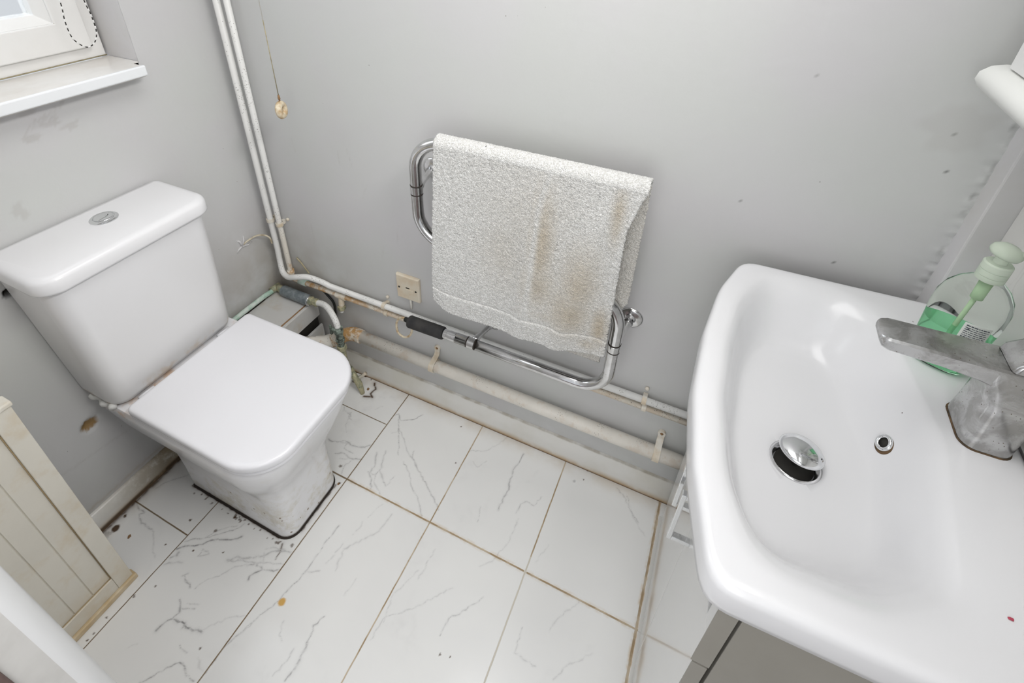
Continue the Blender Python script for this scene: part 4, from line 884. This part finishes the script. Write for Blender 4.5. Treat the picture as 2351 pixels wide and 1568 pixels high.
for z, x0, x1, y0, y1, r in ((1.0815, 1.722, 1.785, -.370, -.318, .006), (1.090, 1.724, 1.786, -.370, -.318, .006), (1.112, 1.745, 1.790, -.367, -.320, .006), (1.140, 1.765, 1.790, -.362, -.325, .006), (1.146, 1.768, 1.788, -.360, -.327, .005)):
    rg.append(rrect(x0, x1, y0, y1, r, z, 5))
G().loft(rg).obj('lever', M['tap'], t, sharp=35)
rg = [rrect(1.7175, 1.7795, -.3838, -.2985, .019, .9507, 6), rrect(1.718, 1.779, -.383, -.299, .0185, .9520, 6)]
G().loft(rg).obj('rusty_base_seal', M['seal'], t)

# ================================================================ soap bottle
bc = Vector((1.7245, -.214, .9512))
t = thing('soap_bottle', 'clear pump soap bottle with green liquid behind the tap', 'bottle', bc)
ca, sa = math.cos(math.radians(-24)), math.sin(math.radians(-24))
def oval(rx, ry, z, n=48, p=2.5):
    out = []
    for k in range(n):
        a = 2 * PI * k / n; c, s = math.cos(a), math.sin(a)
        x = rx * math.copysign(abs(c) ** (2 / p), c); y = ry * math.copysign(abs(s) ** (2 / p), s); out.append((bc.x + x * ca - y * sa, bc.y + x * sa + y * ca, bc.z + z))
    return out
prof = [(.030, .019, .0, 2.3), (.036, .024, .003, 2.4), (.039, .027, .012, 2.5), (.042, .028, .06, 2.5), (.0445, .0285, .100, 2.4), (.044, .028, .122, 2.3), (.039, .026, .140, 2.2), (.030, .0225, .153, 2.1), (.0205, .0185, .161, 2.0), (.0155, .0155, .165, 2), (.0150, .0150, .172, 2)]
G().loft([oval(a, b, z, p=p) for a, b, z, p in prof], True, True).obj('bottle_body', M['bottle'], t, sharp=60)
G().loft([oval(a * .95, b * .95, z, p=p) for a, b, z, p in ((.030, .019, .0025, 2.3), (.036, .024, .005, 2.4), (.039, .027, .012, 2.5), (.0405, .0275, .045, 2.5), (.0415, .0276, .076, 2.5))], True, True).obj('liquid_soap', M['liquid'], t, sharp=60)
g = G()
cr = [(.0155, .164), (.0170, .165), (.0172, .172), (.0164, .1725), (.0172, .173), (.0172, .181), (.0164, .1815), (.0172, .182), (.0170, .191), (.0150, .193), (.008, .1935), (.0075, .208)]
G().loft(lathe(cr, bc, (0, 0, 1), 36)).obj('pump_collar', M['pump'], t, sharp=40)
G().tube([(bc.x, bc.y, bc.z + .16), (bc.x - .006, bc.y, bc.z + .006)], .0032, 10).obj('dip_tube', M['tube'], t)
G().loft(lathe([(.004, .160), (.0075, .162), (.0075, .130), (.004, .128)][::-1], bc, (0, 0, 1), 20)).obj('pump_chamber', M['tube'], t)
hd = G().loft(lathe([(.0070, .000), (.0175, .0010), (.0190, .0050), (.0175, .0105), (.0110, .0155), (.002, .0170)], bc + Vector((-.001, 0, .205)), (.16, -.05, 1), 30)).obj('pump_head', M['pump'], t)
q = bc + Vector((.022, -.006, .211))
G().tube(smooth_path([bc + Vector((.008, -.002, .212)), q, q + Vector((.02, -.008, -.003)), q + Vector((.030, -.012, -.012))], 5), [.0062 - .00018 * k for k in range(16)], 12).obj('nozzle', M['pump'], t)
def onbottle(u, z, off=.0009):      # point on the broad near face: u along its width
    f = np.interp(z, [a[2] for a in prof], [a[0] for a in prof]); f2 = np.interp(z, [a[2] for a in prof], [a[1] for a in prof])
    v = -(f2 + off) * (1 - min(abs(u) / f, .99) ** 2.45) ** (1 / 2.45); return (bc.x + u * ca - v * sa, bc.y + u * sa + v * ca, bc.z + z)
def patch(u0, u1, z0, z1, off, n=10):
    V = []; F = []
    for i in range(n + 1):
        for z in (z0, z1): V.append(onbottle(u0 + (u1 - u0) * i / n, z, off))
    for i in range(n): F.append((2 * i, 2 * i + 2, 2 * i + 3, 2 * i + 1))
    return V, F
lb = G().add(*patch(.004, .034, .030, .103, .0006)).obj('label', M['label'], t)
g = G(); rs = np.random.RandomState(6)
for k in range(17):
    z = .098 - k * .0034; u = .007
    while u < .031:
        L = rs.uniform(.0015, .005); g.add(*patch(u, min(u + L, .032), z, z + (.0016 if k in (0, 6, 11) else .0011), .0010, 2)); u += L + .0007
a_, b_, c_ = onbottle(.0095, .0925, .0012), onbottle(.0125, .0925, .0012), onbottle(.011, .0960, .0012); g.add([a_, b_, c_], [(0, 1, 2)])
g.obj('small_print', M['ink'], lb)

# ================================================================ right wall items
o = G().box(1.792, 1.7995, -.95, -.0455, .952, 1.345).obj('splashback', M['marble_panel'], smooth=False, bevel=.001); tag(o, 'pale grey-veined marble splashback panel on the right wall behind the basin', 'splashback')
t = thing('wall_cabinet', 'white wall cabinet on a rounded shelf at the upper right', 'cabinet', (1.73, -.45, 1.34))
sec = [(1.799, 1.336), (1.668, 1.336), (1.655, 1.340), (1.6485, 1.350), (1.650, 1.361), (1.660, 1.370), (1.676, 1.374), (1.799, 1.374)]
rg = []
for y, s in ((-.070, .55), (-.064, .80), (-.0605, .95), (-.060, 1)): pass
G().loft([[(x, y, z) for x, z in sec] for y in (-.060, -.5, -.95)]).obj('shelf', simple('cabinet_shelf', (.83, .84, .81), .3), t, sharp=50)
G().box(1.672, 1.799, -.95, -.088, 1.3745, 1.92).obj('cabinet_box', M['upvc'], t, smooth=False, bevel=.0015)
G().box(1.6700, 1.6718, -.949, -.089, 1.376, 1.918).obj('cabinet_front', M['gloss'], t, smooth=False)

# ================================================================ cream board panel at lower left
t = thing('bath_enclosure', 'cream tongue-and-groove bath side with yellowed plinth at the lower left', 'bath side', (.2, -.9, 0))
XF = .209; PB = -1.028; PT = .700
G().box(XF - .022, XF, -.866, -.830, .018, PT).obj('stile', M['cream'], t, smooth=False, bevel=.0015)
G().box(XF - .022, XF - .001, PB, -.8662, .018, .066).obj('bottom_rail', M['cream'], t, smooth=False, bevel=.0015)
G().box(XF - .022, XF - .001, PB, -.8662, .655, PT).obj('top_rail', M['cream'], t, smooth=False, bevel=.0015)
# boards with V grooves as one corrugated sheet
V = []; xs = []
y = -.867
pts = []
while y > PB + .002:
    pts.append((y, XF - .008)); yy = max(y - .042, PB + .002); pts.append((yy + .0016, XF - .008)); 
    if yy > PB + .01: pts += [(yy, XF - .0105), (yy - .0001, XF - .0105)]
    y = yy - .0016
pts.append((PB + .001, XF - .008))
for py, px in pts: V += [(px, py, .060), (px, py, .66), (XF - .018, py, .66), (XF - .018, py, .060)]
F = []
for i in range(len(pts) - 1):
    for k in range(4): F.append((i * 4 + k, i * 4 + (k + 1) % 4, i * 4 + 4 + (k + 1) % 4, i * 4 + 4 + k))
mk('tongue_and_groove_board', V, F, M['cream'], t, smooth=False)
G().tube([(XF - .0062, -.8668, .068), (XF - .0062, -.8668, .652)], .0014, 6).tube([(XF - .0062, -.868, .0665), (XF - .0062, PB, .0665)], .0013, 6).obj('grimy_joint', M['groove'], t)
G().box(XF - .02, XF + .007, PB, -.824, .0, .0175).obj('plinth', M['cream_plinth'], t, smooth=False, bevel=.003)
G().box(XF - .03, XF + .003, PB, -.826, PT, PT + .012).obj('top_cap', M['cream'], t, smooth=False, bevel=.003)
G().box(.004, XF - .024, PB, -.832, .60, PT + .006).obj('top_board', M['cream_plinth'], t, smooth=False, bevel=.002)

# loose flakes and crumbs lying on the floor
rs = np.random.RandomState(21); fl = []
for i, (x, y, s) in enumerate(((.098, -.770, .006), (.395, -.062, .006), (.53, -.395, .004))):
    n = 9; r0 = [(x + math.cos(a) * s * rs.uniform(.6, 1.2), y + math.sin(a) * s * rs.uniform(.6, 1.2), .0006) for a in np.linspace(0, 2 * PI, n, endpoint=False)]
    r1 = [(x + (a - x) * .7, y + (b - y) * .7, .0024 + rs.uniform(0, .001)) for a, b, c in r0]
    o = G().loft([r0, r1]).obj('rust_flake', M['rust_clip'], smooth=False)
    tag(o, ('dark brown flake on the floor near the cream bath side and left skirting', 'brown crumb on the floor tile below the stopcock', 'tiny brown crumb on the floor by the front corner of the toilet')[i], 'flake')

o = G().loft([rrect(1.712 - .0025, 1.712 + .0025, -.599 - .0015, -.599 + .0015, .001, .9511, 2), rrect(1.712 - .0015, 1.712 + .002, -.599 - .001, -.599 + .001, .0008, .9525, 2)]).obj('crumb', M['red'], smooth=False); tag(o, 'tiny red crumb lying on the near rim of the basin', 'crumb')
